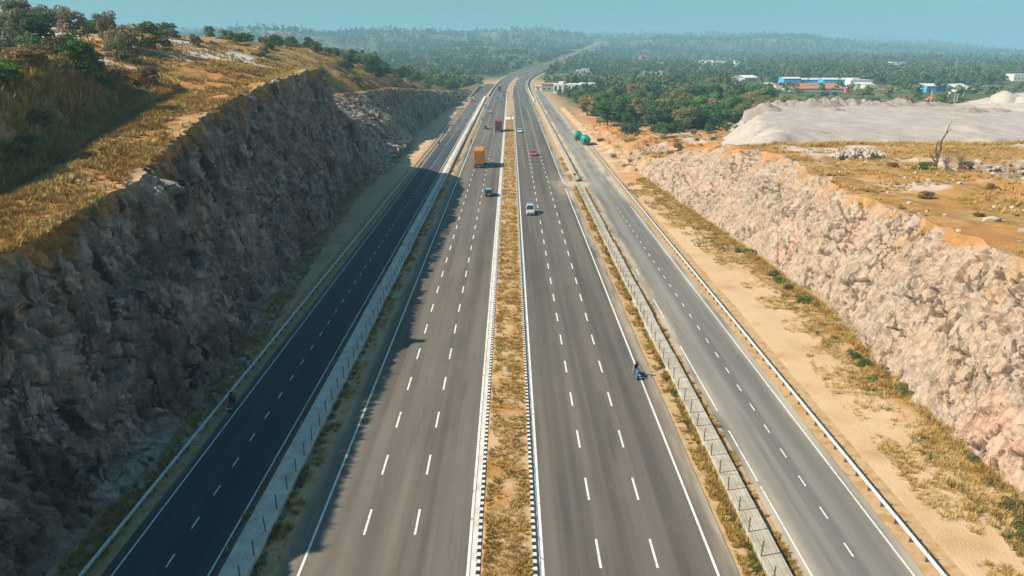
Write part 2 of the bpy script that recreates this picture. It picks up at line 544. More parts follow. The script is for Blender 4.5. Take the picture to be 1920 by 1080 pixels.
# ------------------------------------------------------------------ road line and terrain functions
_RY = np.array([-100, 500, 620, 760, 900, 1050, 1200, 1400, 1650, 1950, 2300, 2600, 3000, 3400, 3900, 5000, 13000], float)
_RX = np.array([0, 0, 0, 2, 9, 34, 66, 104, 152, 208, 275, 335, 360, 335, 250, 250, 250], float)
_RZ = np.array([0, 0, -1, -2, -1, 3, 7.5, 12, 19, 29, 42, 52, 66, 80, 92, 60, 0], float)
_YD = np.arange(-100, 13000, 10.0)
def _smooth(v, k):
    w = np.hanning(2 * k + 1)
    w /= w.sum()
    return np.convolve(np.pad(v, k, mode='edge'), w, 'valid')
_XD = _smooth(np.interp(_YD, _RY, _RX), 12)
_ZD = _smooth(np.interp(_YD, _RY, _RZ), 10)
def road_x(y): return np.interp(y, _YD, _XD)
def road_z(y): return np.interp(y, _YD, _ZD)

def tab(y, pts, k=0):
    a = np.array(pts, float)
    return np.interp(y, a[:, 0], a[:, 1])

# cut on the left: foot, lip and height of the rock face along the road
def lb(y): return tab(y, [(0, -30), (50, -30.6), (75, -31.8), (95, -33.4), (121, -35.6), (150, -37.5), (170, -38.5), (185, -37), (200, -35.5), (225, -35), (255, -36.5), (280, -40), (310, -41), (350, -39.5), (400, -37), (450, -33), (560, -31), (720, -30)])
def lt(y): return tab(y, [(0, -35.5), (51, -36.6), (66, -37.6), (76, -38.8), (92, -41.6), (124, -44.2), (160, -46), (176, -46.8), (186, -53), (200, -60), (225, -63), (248, -60), (268, -51), (290, -49), (350, -48), (400, -45), (450, -41), (560, -38), (720, -35)])
def lz(y): return tab(y, [(0, 18.2), (51, 19.2), (66, 20.7), (76, 21.9), (92, 24.3), (124, 27.0), (160, 28.3), (176, 28.6), (186, 27.5), (200, 24), (225, 19.5), (250, 18), (290, 18.0), (350, 14.5), (400, 11.3), (450, 8), (520, 4.5), (600, 1.5), (680, 0), (720, -0.3)])
# cut on the right
def rb(y): return tab(y, [(0, 39.4), (44, 39.3), (62, 40.2), (83, 42.2), (108, 41.2), (140, 39), (165, 37), (181, 36), (200, 36.5), (230, 38), (300, 34), (420, 32)])
def rt(y): return tab(y, [(0, 48.5), (60, 49.3), (90, 51.2), (105, 51), (139, 55.5), (158, 52), (172, 47.5), (182, 44), (200, 43), (230, 42), (300, 38), (420, 36)])
def rz(y): return tab(y, [(0, 14.3), (70, 14), (90, 13.4), (105, 13), (139, 12.8), (160, 11.8), (172, 10), (184, 6.5), (198, 3.2), (215, 2), (300, 1.5), (380, 0.3), (420, -0.4)])

def left_h(x, y):
    """top of the left hill behind the lip"""
    d = lt(y) - x
    amp = tab(y, [(0, 5), (60, 6), (130, 10), (180, 13.5), (230, 17), (280, 20), (350, 19), (420, 14), (520, 7), (660, 0)])
    z = lz(y) + amp * (1 - np.exp(-np.clip(d - 4, 0, None) / tab(y, [(0, 38), (170, 38), (230, 22), (720, 22)])))
    win = 1 - sm(y, 92, 116)
    z = z - 1.6 * np.exp(-((d - 11) / 3.2) ** 2) * win + 4.6 * sm(d, 12.5, 18.5) * win
    w = sm(d, 0, 12)
    z = z + w * (1.1 * noise2(x, y, 24, 3) + 0.35 * noise2(x, y, 5, 4, 2))
    fall = 1 - sm(d, 230, 350)
    return z * fall - 0.5 * (1 - fall)

def right_h(x, y):
    d = x - rt(y)
    z = rz(y) + 0.012 * np.clip(d, 0, 60)
    up = sm(rz(y), 2, 12)
    z = z - 3.6 * sm(x, 78, 88) * sm(y, 131 + 3 * noise2(x, y, 9, 8, 2), 124) * up
    z = z + sm(d, 0, 8) * (0.25 + 0.75 * up) * (0.6 * noise2(x, y, 18, 5) + 0.28 * noise2(x, y, 4.5, 6, 2))
    fall = (1 - sm(d, 330, 440))
    return z * fall - 0.5 * (1 - fall)

def far_h(x, y):
    yr = np.maximum(y, 1.0)
    r = (x - road_x(y) * 0) / yr
    A = np.interp(r, [-3, -1.2, -0.5, -0.2, 0.05, 0.2, 0.36, 0.46, 0.58, 0.72, 1.0, 3], [70, 95, 124, 112, 108, 108, 108, 84, 52, 4, -18, -20])
    left = np.interp(y, [600, 800, 1100, 1600, 2300, 3200, 4200, 5500, 12000], [0, -0.04, 0.08, 0.18, 0.40, 0.74, 1.0, 0.7, 0.0])
    right = np.interp(y, [600, 1000, 1700, 2500, 3300, 4300, 5500, 12000], [0, 0, 0.02, 0.18, 0.50, 1.0, 0.8, 0.0])
    wl = sm(r, 0.16, 0.02)
    h = A * (left * wl + right * (1 - wl))
    h = h + np.interp(y, [700, 1500, 3000, 4500], [0, 4, 13, 16]) * noise2(x, y, 420, 9, 4)
    for rc, yc, rw, yw, hh in ((-0.16, 2500, 0.10, 330, 42), (0.02, 3100, 0.09, 350, 34), (-0.34, 2000, 0.12, 300, 40), (0.27, 2900, 0.09, 330, 40), (0.40, 3300, 0.07, 380, 24), (-0.05, 1750, 0.05, 220, 14), (0.20, 2200, 0.05, 260, 16)):
        h = h + hh * np.exp(-((r - rc) / rw) ** 2 - ((y - yc) / yw) ** 2)
    h = h + 128 * np.exp(-((r - 0.50) / 0.16) ** 2 - ((y - 7600) / 900.0) ** 2)
    return h

def ground_h(x, y):
    base = far_h(x, y)
    d = np.abs(x - road_x(y))
    inner = road_z(y) - 0.06 - 0.7 * sm(y, 430, 700)
    w = sm(d, np.where(y < 640, 34, 27), np.interp(y, [500, 900, 1300, 4000], [160, 60, 55, 60]))
    return inner * (1 - w) + base * w

def surface_h(x, y):
    x, y = np.atleast_1d(np.asarray(x, float)), np.atleast_1d(np.asarray(y, float))
    z = ground_h(x, y)
    ml = (x < lt(y)) & (y > 0) & (y < 720) & (x > lt(y) - 350)
    if ml.any():
        z[ml] = np.maximum(z[ml], left_h(x[ml], y[ml]))
    mr = (x > rt(y)) & (y > 0) & (y < 420) & (x < rt(y) + 440)
    if mr.any():
        z[mr] = np.maximum(z[mr], right_h(x[mr], y[mr]))
    return z

# the ground, one sheet to the horizon
ys = [-90.0]
while ys[-1] < 12500:
    ys.append(ys[-1] + max(5.0, 0.020 * ys[-1]))
ys = np.array(ys)
u = np.linspace(-1, 1, 361)
xs = 9500 * np.sinh(6.2 * u) / np.sinh(6.2)
GX, GY = np.meshgrid(xs, ys)
gx, gy = GX.ravel(), GY.ravel()
gz = ground_h(gx, gy)
veg = np.maximum(sm(np.abs(gx - road_x(gy)), 26, 46) * sm(gy, 330, 480), sm(gy, 780, 950) * sm(np.abs(gx - road_x(gy)), 18, 26))
o = np_obj('ground', np.stack([gx, gy, gz], 1), grid_faces(len(ys), len(xs)), [M['ground']], smooth=True, attrs={'veg': veg})
props(o, kind='structure', label='dry tan verge and wide wooded plain rising to hazy hills')

# ------------------------------------------------------------------ rock cuts: foot, face and hill top in one sheet each
def rows(y0, y1, k, lo):
    r = [y0]
    while r[-1] < y1:
        r.append(r[-1] + max(lo, k * abs(r[-1])))
    return np.array(r)

def rock_cut(name, side, label):
    sgn = -1 if side == 'left' else 1
    B, T, Z, H = (lb, lt, lz, left_h) if side == 'left' else (rb, rt, rz, right_h)
    y = rows(8.0, 716.0 if side == 'left' else 418.0, 0.0026, 0.20)
    nf, nfoot, ntop = (112, 9, 96) if side == 'left' else (96, 12, 110)
    inner = 29.3 * sgn
    dmax = 345.0 if side == 'left' else 430.0
    dtop = np.concatenate([np.linspace(0, 9, 30)[1:], 9 + (np.exp(np.linspace(0, math.log(dmax - 8), ntop - 29)) - 1)[1:] + 0.0])
    ntop = len(dtop)
    nr = len(y)
    yb = np.stack([y, np.zeros(nr), np.zeros(nr)], 1)
    wob = lambda sc, sd, oc=3: noise2(y, np.zeros(nr), sc, sd, oc)
    act = sm(Z(y), 2, 8)
    bx = B(y) + sgn * act * (0.9 * wob(9, 1) + 0.5 * wob(3, 2))
    tx = T(y) + sgn * act * (0.8 * wob(12, 3) + 0.5 * wob(3.5, 4, 2))
    tz = Z(y) + act * (0.4 * wob(10, 5) + 0.3 * wob(2.8, 6, 2))
    # foot strip
    tf = np.linspace(0, 1, nfoot, endpoint=False)
    X1 = inner + (bx[:, None] - inner) * tf[None]
    Y1 = np.repeat(y[:, None], nfoot, 1)
    lift = 0.55 if side == 'right' else 0.35
    Z1 = -0.12 + sm(tf, 0, 0.25)[None] * 0.14 + (tf[None] ** 2.5) * lift
    Z1 = Z1 + tf[None] * sm(tf, 0.2, 0.9)[None] * 0.12 * noise2(X1, Y1, 2.5, 12, 3)
    z0 = Z1[:, -1]
    # face
    tt = np.linspace(0, 1, nf)
    lean = tt ** 1.05 if side == 'left' else tt ** 1.15
    talus = sm(y, 182, 200) * (1 - sm(y, 255, 280)) if side == 'left' else np.zeros(nr)
    lean2 = np.where(talus[:, None] > 0, lean[None] * (1 - talus[:, None]) + talus[:, None] * (0.62 * tt[None] + 0.38 * tt[None] ** 2 + 0.10 * np.sin(tt[None] * 9) * (1 - tt[None])), lean[None])
    X2 = bx[:, None] + (tx - bx)[:, None] * lean2
    if side == 'right':                       # a ledge high on the face
        lev = 0.70 + 0.07 * wob(16, 15)
        stepm = act * sm(wob(22, 16), -0.5, 0.0)
        X2 = X2 + (stepm[:, None] * 1.0) * (sm(tt[None] - lev[:, None], -0.015, 0.02) - tt[None])
    Y2 = np.repeat(y[:, None], nf, 1)
    Z2 = z0[:, None] + (tz - z0)[:, None] * tt[None]
    # the benches a blasted face keeps
    # top
    w3 = sm(dtop, 0, 6)
    X3 = tx[:, None] + sgn * dtop[None]
    Y3 = np.repeat(y[:, None], ntop, 1)
    Z3 = H(X3.ravel(), Y3.ravel()).reshape(X3.shape)
    Z3 = Z3 * w3[None] + (tz[:, None]) * (1 - w3[None])
    X = np.concatenate([X1, X2, X3], 1)
    Y = np.concatenate([Y1, Y2, Y3], 1)
    Zz = np.concatenate([Z1, Z2, Z3], 1)
    nc = X.shape[1]
    # displacement weight
    wgt = np.concatenate([np.zeros(nfoot), sm(tt, 0, 0.06) * (1 - 0.60 * sm(tt, 0.88, 1.0)), np.clip(1 - dtop / 1.6, 0, 1) * 0.40])
    W = wgt[None] * np.clip(act, 0, 1)[:, None]
    m = (W > 0.01).ravel()
    P = np.stack([X.ravel(), Y.ravel(), Zz.ravel()], 1)
    q = P[m]
    # shear so that joints run obliquely
    q1 = np.stack([q[:, 0] + 0.3 * q[:, 2], q[:, 1] + (0.34 if side == 'left' else -0.28) * q[:, 2], q[:, 2]], 1)
    wr = np.stack([fbm(q1 / 3.0, 3, 40), fbm(q1 / 3.0, 3, 50), fbm(q1 / 3.0, 3, 60)], 1)
    qa = q1 + 0.7 * wr
    if side == 'left':
        f1, e1, _ = facets(qa / np.array([5.0, 4.6, 13.0]), 101, 0.7)
        f2, e2, _ = facets(qa / np.array([2.2, 1.7, 5.2]), 202, 0.8)
        f3, e3, _ = facets(qa / np.array([0.95, 0.75, 2.0]), 303, 1.0)
        rib = fbm(np.stack([q1[:, 1] / 7.0, q1[:, 2] / 30.0, np.zeros(len(q))], 1), 4, 77)
        fv, ev, _ = facets((q1 + 0.5 * wr) / np.array([2.6, 1.5, 6.5]), 404, 0.5)
        slot = (1 - sm(ev, 0.0, 0.13)) * sm(fbm(q1 / 4.5, 3, 91), -0.05, 0.35)
        disp = 2.0 * f1 + 1.25 * f2 + 0.6 * f3 + 1.3 * rib + 0.22 * fbm(q / 0.45, 2, 9) - 0.9 * slot
    else:
        f1, e1, _ = facets(qa / np.array([4.6, 5.2, 10.0]), 111, 0.7)
        f2, e2, _ = facets(qa / np.array([1.9, 1.7, 4.2]), 212, 0.8)
        f3, e3, _ = facets(qa / np.array([0.8, 0.65, 1.6]), 313, 1.0)
        rib = fbm(np.stack([q1[:, 1] / 6.0, q1[:, 2] / 16.0, np.zeros(len(q))], 1), 4, 87)
        fv, ev, _ = facets((q1 + 0.5 * wr) / np.array([2.2, 1.4, 4.2]), 414, 0.5)
        slot = (1 - sm(ev, 0.0, 0.10)) * sm(fbm(q1 / 4.0, 3, 92), 0.0, 0.35)
        disp = 0.50 * f1 + 0.32 * f2 + 0.20 * f3 + 0.6 * rib + 0.05 * fbm(q / 1.3, 3, 8) + 0.08 * fbm(q / 0.45, 2, 9) - 0.95 * slot
    if side == 'left':
        disp = disp * (1 - 0.45 * (sm(q[:, 1], 186, 200) * (1 - sm(q[:, 1], 255, 275))))
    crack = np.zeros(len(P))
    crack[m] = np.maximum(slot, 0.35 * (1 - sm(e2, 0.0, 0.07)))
    D = np.zeros(len(P))
    D[m] = disp * W.ravel()[m]
    P[:, 0] += -sgn * D * (0.94 if side == 'left' else 0.82)
    P[:, 2] += D * (0.25 if side == 'left' else 0.55) * (wgt[None] * np.ones((nr, 1))).ravel()
    if side == 'right':                       # tumbled rubble ground beyond the cut
        rough = (sm(Y, 186, 202) * sm(X, 30.5, 35) * (1 - sm(Y, 300, 330)) * (1 - sm(X, 110, 130))).ravel()
        mr = rough > 0.01
        P[mr, 2] += rough[mr] * (0.75 * fbm(P[mr] * np.array([1, 1, 0]) / 5.0, 4, 141) + 0.45 * facets(P[mr] * np.array([1, 1, 0]) / 2.4, 515, 1.0)[0])
    # masks
    rock = np.concatenate([np.zeros(nfoot), np.ones(nf), np.clip(1 - dtop / 1.6, 0, 1)])[None] * np.ones((nr, 1))
    edge = np.concatenate([np.zeros(nfoot), sm(tt, 0.72, 1.0), np.ones(ntop)])[None] * np.ones((nr, 1))
    n_e = noise2(X, Y, 6, 21, 4)
    rock = np.clip(rock - sm(edge * 1.0 + 0.55 * n_e, 0.78, 1.1) * (edge > 0.02) * 0.9, 0, 1)
    low = (Z(y) < 4.5)
    rock[low] *= 0.25 + 0.5 * (noise2(X[low], Y[low], 5, 33, 4) > 0.1)
    wash = np.concatenate([np.zeros(nfoot), 0.15 + 0.85 * sm(tt, 0.55, 1.0), np.ones(ntop)])[None] * np.ones((nr, 1))
    if side == 'left':
        wash = wash * 0.55
    sand = np.concatenate([1 - 0.75 * sm(tf, 0.55, 0.95), np.zeros(nf), np.zeros(ntop)])[None] * np.ones((nr, 1))
    sand = np.clip(sand + 0.5 * noise2(X, Y, 4, 44, 4) * (sand > 0), 0, 1)
    topm = np.concatenate([np.zeros(nfoot + nf), sm(dtop, 3, 8)])[None]
    if side == 'left':
        pale = sm(noise2(X, Y * 1.25, 15, 55, 5), 0.16, 0.30) * topm * sm(Y, 95, 125) * (1 - sm(Y, 215, 260)) * sm(tx[:, None] - X, 5, 12)
        green = topm * (sm(noise2(X, Y, 16, 66, 3), 0.0, 0.4) * 0.8) * sm(Y, 25, 45)
        red = sm(noise2(X, Y, 26, 71, 3), 0.25, 0.6) * topm
    else:
        pale = sm(noise2(X, Y, 13, 56, 4), 0.42, 0.6) * topm * 0.7
        green = topm * 0.35 * sm(noise2(X, Y, 16, 67, 3), 0.2, 0.5)
        step = topm * sm(X, 79, 87) * sm(Y, 119, 123) * (1 - sm(Y, 130, 134)) * sm(noise2(X, Y, 7, 74, 3), -0.5, 0.1)
        rock = np.maximum(rock, step)
        P[:, 2] += (step * 0.9 * noise2(X, Y, 1.8, 75, 3)).ravel()
        red = np.clip(sm(noise2(X, Y, 22, 72, 3), 0.05, 0.5) * topm + act[:, None] * (sm(Y, 176, 186) * (1 - sm(Y, 200, 216))) * 0.9, 0, 1)
        red = np.clip(red + np.exp(-((X - 39) / 4.5) ** 2) * sm(Y, 232, 256) * (1 - sm(Y, 340, 370)), 0, 1)
        sand = np.maximum(sand, (1 - act)[:, None] * sm(noise2(X, Y, 14, 73, 4), -0.2, 0.5) * 0.6 * (Y > 190))
    f = lambda a: np.broadcast_to(a, X.shape).ravel()
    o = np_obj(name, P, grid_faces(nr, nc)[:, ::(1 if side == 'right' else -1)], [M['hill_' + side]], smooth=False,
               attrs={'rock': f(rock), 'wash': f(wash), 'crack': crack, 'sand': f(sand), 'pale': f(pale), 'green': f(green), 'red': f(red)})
    # hill tops shade smoothly, rock stays faceted
    nfac = (nr - 1) * (nc - 1)
    flat = np.zeros((nr - 1, nc - 1), bool)
    flat[:, :nfoot - 1] = True
    flat[:, nfoot + nf + 6:] = True
    o.data.polygons.foreach_set('use_smooth', flat.ravel())
    o.data.update()
    props(o, kind='structure', label=label)
    return o

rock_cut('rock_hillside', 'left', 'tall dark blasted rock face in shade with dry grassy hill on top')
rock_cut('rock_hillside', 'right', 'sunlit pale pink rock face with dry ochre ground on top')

# ------------------------------------------------------------------ roads
def ribbon(name, u0, u1, y0, y1, z=0.0, mat=None, nc=2, step=6.0, dust=None, parent=None, thick=0.0, kind='structure'):
    yy = np.arange(y0, y1 + step * 0.5, step)
    yy[-1] = y1
    uu = np.linspace(u0, u1, nc)
    X = road_x(yy)[:, None] + uu[None]
    Y = np.repeat(yy[:, None], nc, 1)
    Zz = road_z(yy)[:, None] + np.zeros((1, nc)) + z
    at = {}
    if dust is not None:
        at['dust'] = dust(np.broadcast_to(uu[None], X.shape), Y).ravel()
    o = np_obj(name, np.stack([X.ravel(), Y.ravel(), Zz.ravel()], 1), grid_faces(len(yy), nc)[:, ::-1][:, ::-1], [mat], smooth=True, attrs=at, parent=parent)
    return props(o, kind=kind)

def d_left(u_, y): return np.clip(0.9 * sm(u_, -14.6, -15.7) + 0.10, 0, 1)
def d_right(u_, y):
    junction = np.exp(-((y - 176) / 11) ** 2) * sm(u_, 9.0, 14.5) * 1.2
    return np.clip(0.95 * sm(u_, 13.6, 15.0) + 0.05 + junction, 0, 1.4)
def d_side(u_, y):
    e = np.maximum(sm(u_, 21.2, 19.9), sm(u_, 26.0, 27.6) * 0.8)
    j = sm(y, 150, 185) * (1 - 0.5 * sm(y, 235, 330)) * np.maximum(np.maximum(sm(u_, 24.6, 26.6), sm(u_, 22, 20)), 0.30)
    return np.clip(0.95 * e + 1.1 * j + 0.08, 0, 1.6)
ribbon('main_road', -15.7, -2.1, -60, 4200, 0.0, M['asphalt'], 24, 8, d_left)
ribbon('main_road', 1.6, 15.3, -60, 4200, 0.0, M['asphalt'], 24, 8, d_right)
ribbon('service_road', -27.4, -19.5, -60, 760, -0.01, M['asphalt_side_shaded'], 16, 6, lambda u_, y: np.clip(sm(u_, -26.8, -27.4) + sm(u_, -20.1, -19.5), 0, 1) * 0.9 + 0.03 + 0.5 * sm(y, 230, 330))
ribbon('service_road', 19.5, 27.7, -60, 700, -0.01, M['asphalt_side_pale'], 24, 6, d_side)

def line(name, u_, w, y0, y1, **kw):
    return ribbon(name, u_ - w / 2, u_ + w / 2, y0, y1, 0.006, M['paint'], 2, 8)
line('edge_line', -14.2, 0.17, -30, 1500)
line('edge_line', -2.88, 0.20, -30, 1500)
line('edge_line', 2.18, 0.20, -30, 1500)
line('edge_line', 13.9, 0.18, -30, 171.5)
line('edge_line', 13.9, 0.18, 180, 1500)
line('edge_line', -26.65, 0.13, -30, 520)
line('edge_line', -20.2, 0.13, -30, 560)
for a, b in ((-30, 46.5), (47.2, 55.0), (57.5, 57.9), (58.6, 74), (77, 79), (83, 90), (93, 95), (101, 104)):
    ribbon('edge_line', 20.05, 20.18, a, b, 0.006, M['paint'], 2, 4)
line('edge_line', 26.95, 0.13, -30, 150)
line('edge_line', 26.95, 0.11, 262, 440)

def dashes(name, u_, w, start, pitch, length, y1):
    v, f = [], []
    y = start
    while y < y1:
        for k in range(2):
            yy = y + k * length
            x = float(road_x(yy)) + u_
            z = float(road_z(yy)) + 0.006
            v += [(x - w / 2, yy, z), (x + w / 2, yy, z)]
        b = len(v) - 4
        f.append((b, b + 1, b + 3, b + 2))
        y += pitch
    return props(np_obj(name, v, f, [M['paint']]), kind='structure')
for u_, st in ((6.12, 44.8 - 59.36), (9.98, 44.8 - 59.36), (-10.62, 48.2 - 59.36), (-6.93, 48.2 - 59.36)):
    dashes('lane_line', u_, 0.16, st, 7.42, 2.9, 1100)
dashes('lane_line', -23.4, 0.12, 2.0, 3.95, 1.3, 520)
dashes('lane_line', 23.75, 0.12, 2.0, 4.05, 1.4, 150)

# gutters beside the median, the median itself, the verge strips
ribbon('gutter', -2.72, -2.36, -30, 900, 0.004, M['concrete'])
ribbon('gutter', 1.80, 2.02, -30, 900, 0.004, M['concrete'])

t = NT('median_soil', 0.95, 0.1)
e, e3 = dry_earth(t)
pale = t.mix(t.noise(1.5, 4), (0.46, 0.29, 0.15), (0.56, 0.39, 0.22))
t.bump(e3, 0.6, 0.08)
M['median'] = t.color(t.mix(t.mrange(t.noise(0.4, 6), 0.40, 0.58), e, pale))
yy = np.arange(-30, 900, 0.6)
uu = np.array([-2.04, -1.9, -1.5, -1.0, -0.5, 0.0, 0.5, 1.0, 1.35, 1.52])
X = road_x(yy)[:, None] + uu[None]
Y = np.repeat(yy[:, None], len(uu), 1)
Zm = road_z(yy)[:, None] + 0.11 + 0.08 * np.exp(-((uu[None] + 0.2) / 1.1) ** 2) + 0.05 * noise2(X, Y, 1.2, 5, 2)
o = np_obj('median_strip', np.stack([X.ravel(), Y.ravel(), Zm.ravel()], 1), grid_faces(len(yy), len(uu)), [M['median']], smooth=True)
props(o, kind='structure', label='dry grassy strip between the two carriageways')
ribbon('median_crossing', -2.3, 1.75, 347, 359, 0.30, M['kerb_white'])

stone_me = {}
for c in ('kerb_white', 'black_paint'):
    stone_me[c] = MB().box(-0.15, 0.15, -0.172, 0.172, -0.05, 0.17, 0.86, 0.97).mesh('kerb_stone', M[c])
for ux in (-2.2, 1.66):
    root = empty('median_kerb', (ux, 40, 0), kind='structure', label='black and white painted kerb along the dry median')
    for i in range(300):
        o = bpy.data.objects.new('kerb_stone', stone_me['kerb_white' if i % 2 else 'black_paint'])
        o.location = (random.uniform(-0.012, 0.012), -6 + i * 0.352, random.uniform(-0.008, 0.008))
        link(o, root)
    v, f, fm = [], [], []
    b6 = [(3, 2, 1, 0), (4, 5, 6, 7), (0, 1, 5, 4), (1, 2, 6, 5), (2, 3, 7, 6), (3, 0, 4, 7)]
    i, y = 0, -6 + 300 * 0.352
    while y < 560:
        b = len(v)
        v += [(sx, y + sy, sz) for sz in (-0.05, 0.17) for sx, sy in ((-0.15, -0.172), (0.15, -0.172), (0.15, 0.172), (-0.15, 0.172))]
        f += [tuple(b + k for k in q) for q in b6]
        fm += [i % 2] * 6
        i += 1
        y += 0.352
    props(np_obj('distant_kerb_stones', v, f, [M['black_paint'], M['kerb_white']], root, fmat=fm), kind='stuff')

# ------------------------------------------------------------------ guard rails, drains with fences, parapets
def guard_rail(ux, y0, y1, label, hh=0.72, step=2.0):
    root = empty('guard_rail', (ux, y0, 0), label=label, cat='guard rail', group='guard rails along the service roads')
    face = 1 if ux < 0 else -1
    prof = [(0.0, 0.31), (0.085, 0.25), (0.085, 0.20), (0.0, 0.155), (0.085, 0.11), (0.085, 0.06), (0.0, 0.0)]
    L = step * 2
    v = [(face * (0.07 + a) , k * L, hh - 0.31 + b) for k in (0, 1) for a, b in prof]
    n = len(prof)
    v += [(x - face * 0.02, y, z) for x, y, z in v]
    f = [(i, i + 1, n + i + 1, n + i) for i in range(n - 1)] + [(2 * n + i + 1, 2 * n + i, 3 * n + i, 3 * n + i + 1) for i in range(n - 1)]
    f += [(0, n, 3 * n, 2 * n), (n - 1, 3 * n - 1, 4 * n - 1, 2 * n - 1)]
    rail = np_mesh('rail', v, f, [M['steel']])
    post = MB().box(-0.09, 0.09, -0.05, 0.05, -0.2, hh + 0.03).box(min(0.03, face * 0.10), max(0.0, face * 0.10), -0.08, 0.08, hh - 0.28, hh - 0.02).mesh('post', M['steel_dark'])
    n_r = min(int((y1 - y0) / L), 300)
    for i in range(n_r):
        o = bpy.data.objects.new('rail', rail)
        o.location = (0, i * L, random.uniform(-0.012, 0.012))
        link(o, root)
    for i in range(min(int((y1 - y0) / step) + 1, 299)):
        o = bpy.data.objects.new('post', post)
        o.location = (0, i * step, 0)
        link(o, root)
guard_rail(-28.35, 26, 420, 'galvanised guard rail along the shaded service road below the dark rock face')
guard_rail(28.55, 26, 246, 'galvanised guard rail with dark posts along the sandy verge below the pale rock face')

def drain(u0, u1, h, y0, y1, label, end_cap=False):
    root = empty('concrete_drain', ((u0 + u1) / 2, y0, 0), label=label, cat='drain', group='raised concrete drains beside the main road')
    L = 11.8
    w = (u1 - u0) / 2
    y, i = y0, 0
    while y < y1 - 1 and i < 290:
        l = min(L, y1 - y)
        cm = M['concrete'] if u0 < 0 else M['concrete_dusty']
        mb = MB().box(-w, w, 0.02, l - 0.03, -0.1, h + random.uniform(-0.04, 0.04))
        o = mb.obj('slab', cm, root, (random.uniform(-0.05, 0.05), y - y0, 0), bevel=0.02)
        y += l
        i += 1
    return root
drain(-19.25, -17.45, 0.55, 24, 520, 'raised pale concrete drain wall in the shadow of the dark rock face')
drain(17.05, 18.65, 0.42, 24, 172, 'raised concrete drain with wire fence along the sunny dusty verge')
drain(17.05, 18.45, 0.55, 181, 520, 'distant raised concrete drain running on beyond the dirt crossing')

def wire_fence(ux, y0, y1, zb, label, step=2.42, hp=1.25):
    root = empty('wire_fence', (ux, y0, zb), label=label, cat='fence', group='wire fences on the drain walls')
    post = MB().box(-0.035, 0.035, -0.035, 0.035, -0.3, hp).box(-0.05, 0.05, -0.05, 0.05, hp, hp + 0.03).mesh('post', M['rust'])
    n = min(int((y1 - y0) / step) + 1, 299)
    for i in range(n):
        o = bpy.data.objects.new('post', post)
        o.location = (random.uniform(-0.03, 0.03), i * step + random.uniform(-0.08, 0.08), 0)
        o.rotation_euler = (random.uniform(-0.03, 0.03), random.uniform(-0.04, 0.04), 0)
        link(o, root)
    for z in (0.35, 0.75, 1.15):
        pts = []
        for i in range(n):
            pts += [(0, i * step, z), (0, (i + 0.5) * step, z - 0.03)]
        MB().tube(pts[:-1], 0.009, 3, False).obj('wire', M['rust'], root)
wire_fence(-17.55, 26, 330, 0.5, 'rusty wire fence on the shaded concrete drain wall')
wire_fence(17.15, 26, 172, 0.38, 'rusty wire fence on the sunny concrete drain wall')

def parapet(u_, y0, y1, label):
    root = empty('concrete_parapet', (0, y0, 0), label=label, cat='parapet', group='parapets where the road runs on an embankment')
    y = y0
    while y < y1:
        yb = y + 15
        x0, x1 = float(road_x(y)) + u_, float(road_x(yb)) + u_
        z0, z1 = float(road_z(y)), float(road_z(yb))
        v = [(x0 - .25, y - y0, z0 - 3), (x0 + .25, y - y0, z0 - 3), (x1 + .25, yb - y0 - .06, z1 - 3), (x1 - .25, yb - y0 - .06, z1 - 3)]
        v += [(v[0][0] + .1, v[0][1], z0 + .95), (v[1][0] - .1, v[1][1], z0 + .95), (v[2][0] - .1, v[2][1], z1 + .95), (v[3][0] + .1, v[3][1], z1 + .95)]
        np_obj('wall_segment', v, b6, [M['concrete']], root)
        y = yb
parapet(-16.2, 530, 1240, 'long pale parapet on the inner bend of the distant road')
parapet(16.1, 470, 1240, 'long pale parapet above the distant dark embankment')
# ------------------------------------------------------------------ vegetation
def leaf_cloud(seed, lobes, n, size, flat=0.8, droop=0.0):
    """leaf-sized quads on the skins of many lobes: (centre, radius) list"""
    r = np.random.default_rng(seed)
    c = np.array([l[0] for l in lobes], float)
    R = np.array([l[1] for l in lobes], float)
    k = r.choice(len(lobes), n, p=R ** 2 / (R ** 2).sum())
    d = r.normal(size=(n, 3))
    d[:, 2] = np.abs(d[:, 2]) * 0.55 + d[:, 2] * 0.6
    d /= np.linalg.norm(d, axis=1)[:, None]
    p = c[k] + d * R[k][:, None] * (0.74 + 0.30 * r.random(n))[:, None] * np.array([1, 1, flat])
    nn = d + r.normal(size=(n, 3)) * 0.55
    nn /= np.linalg.norm(nn, axis=1)[:, None]
    a = np.cross(nn, r.normal(size=(n, 3)))
    a /= np.linalg.norm(a, axis=1)[:, None]
    b = np.cross(nn, a)
    s = size * (0.55 + 0.9 * r.random(n))[:, None]
    v = np.stack([p - a * s, p - b * s * 0.6, p + a * s, p + b * s * 0.6], 1).reshape(-1, 3)
    f = np.arange(4 * n).reshape(n, 4)
    return v, f

def crown_lobes(seed, R, z0, z1, n):
    r = random.Random(seed)
    out = []
    for i in range(n):
        a, t_ = r.random() * 6.283, r.random()
        rad = R * (1.0 - 0.55 * abs(t_ - 0.4) ** 1.2) * math.sqrt(r.random()) * 0.78
        out.append(((rad * math.cos(a), rad * math.sin(a), z0 + (z1 - z0) * t_), R * r.uniform(0.22, 0.42)))
    return out

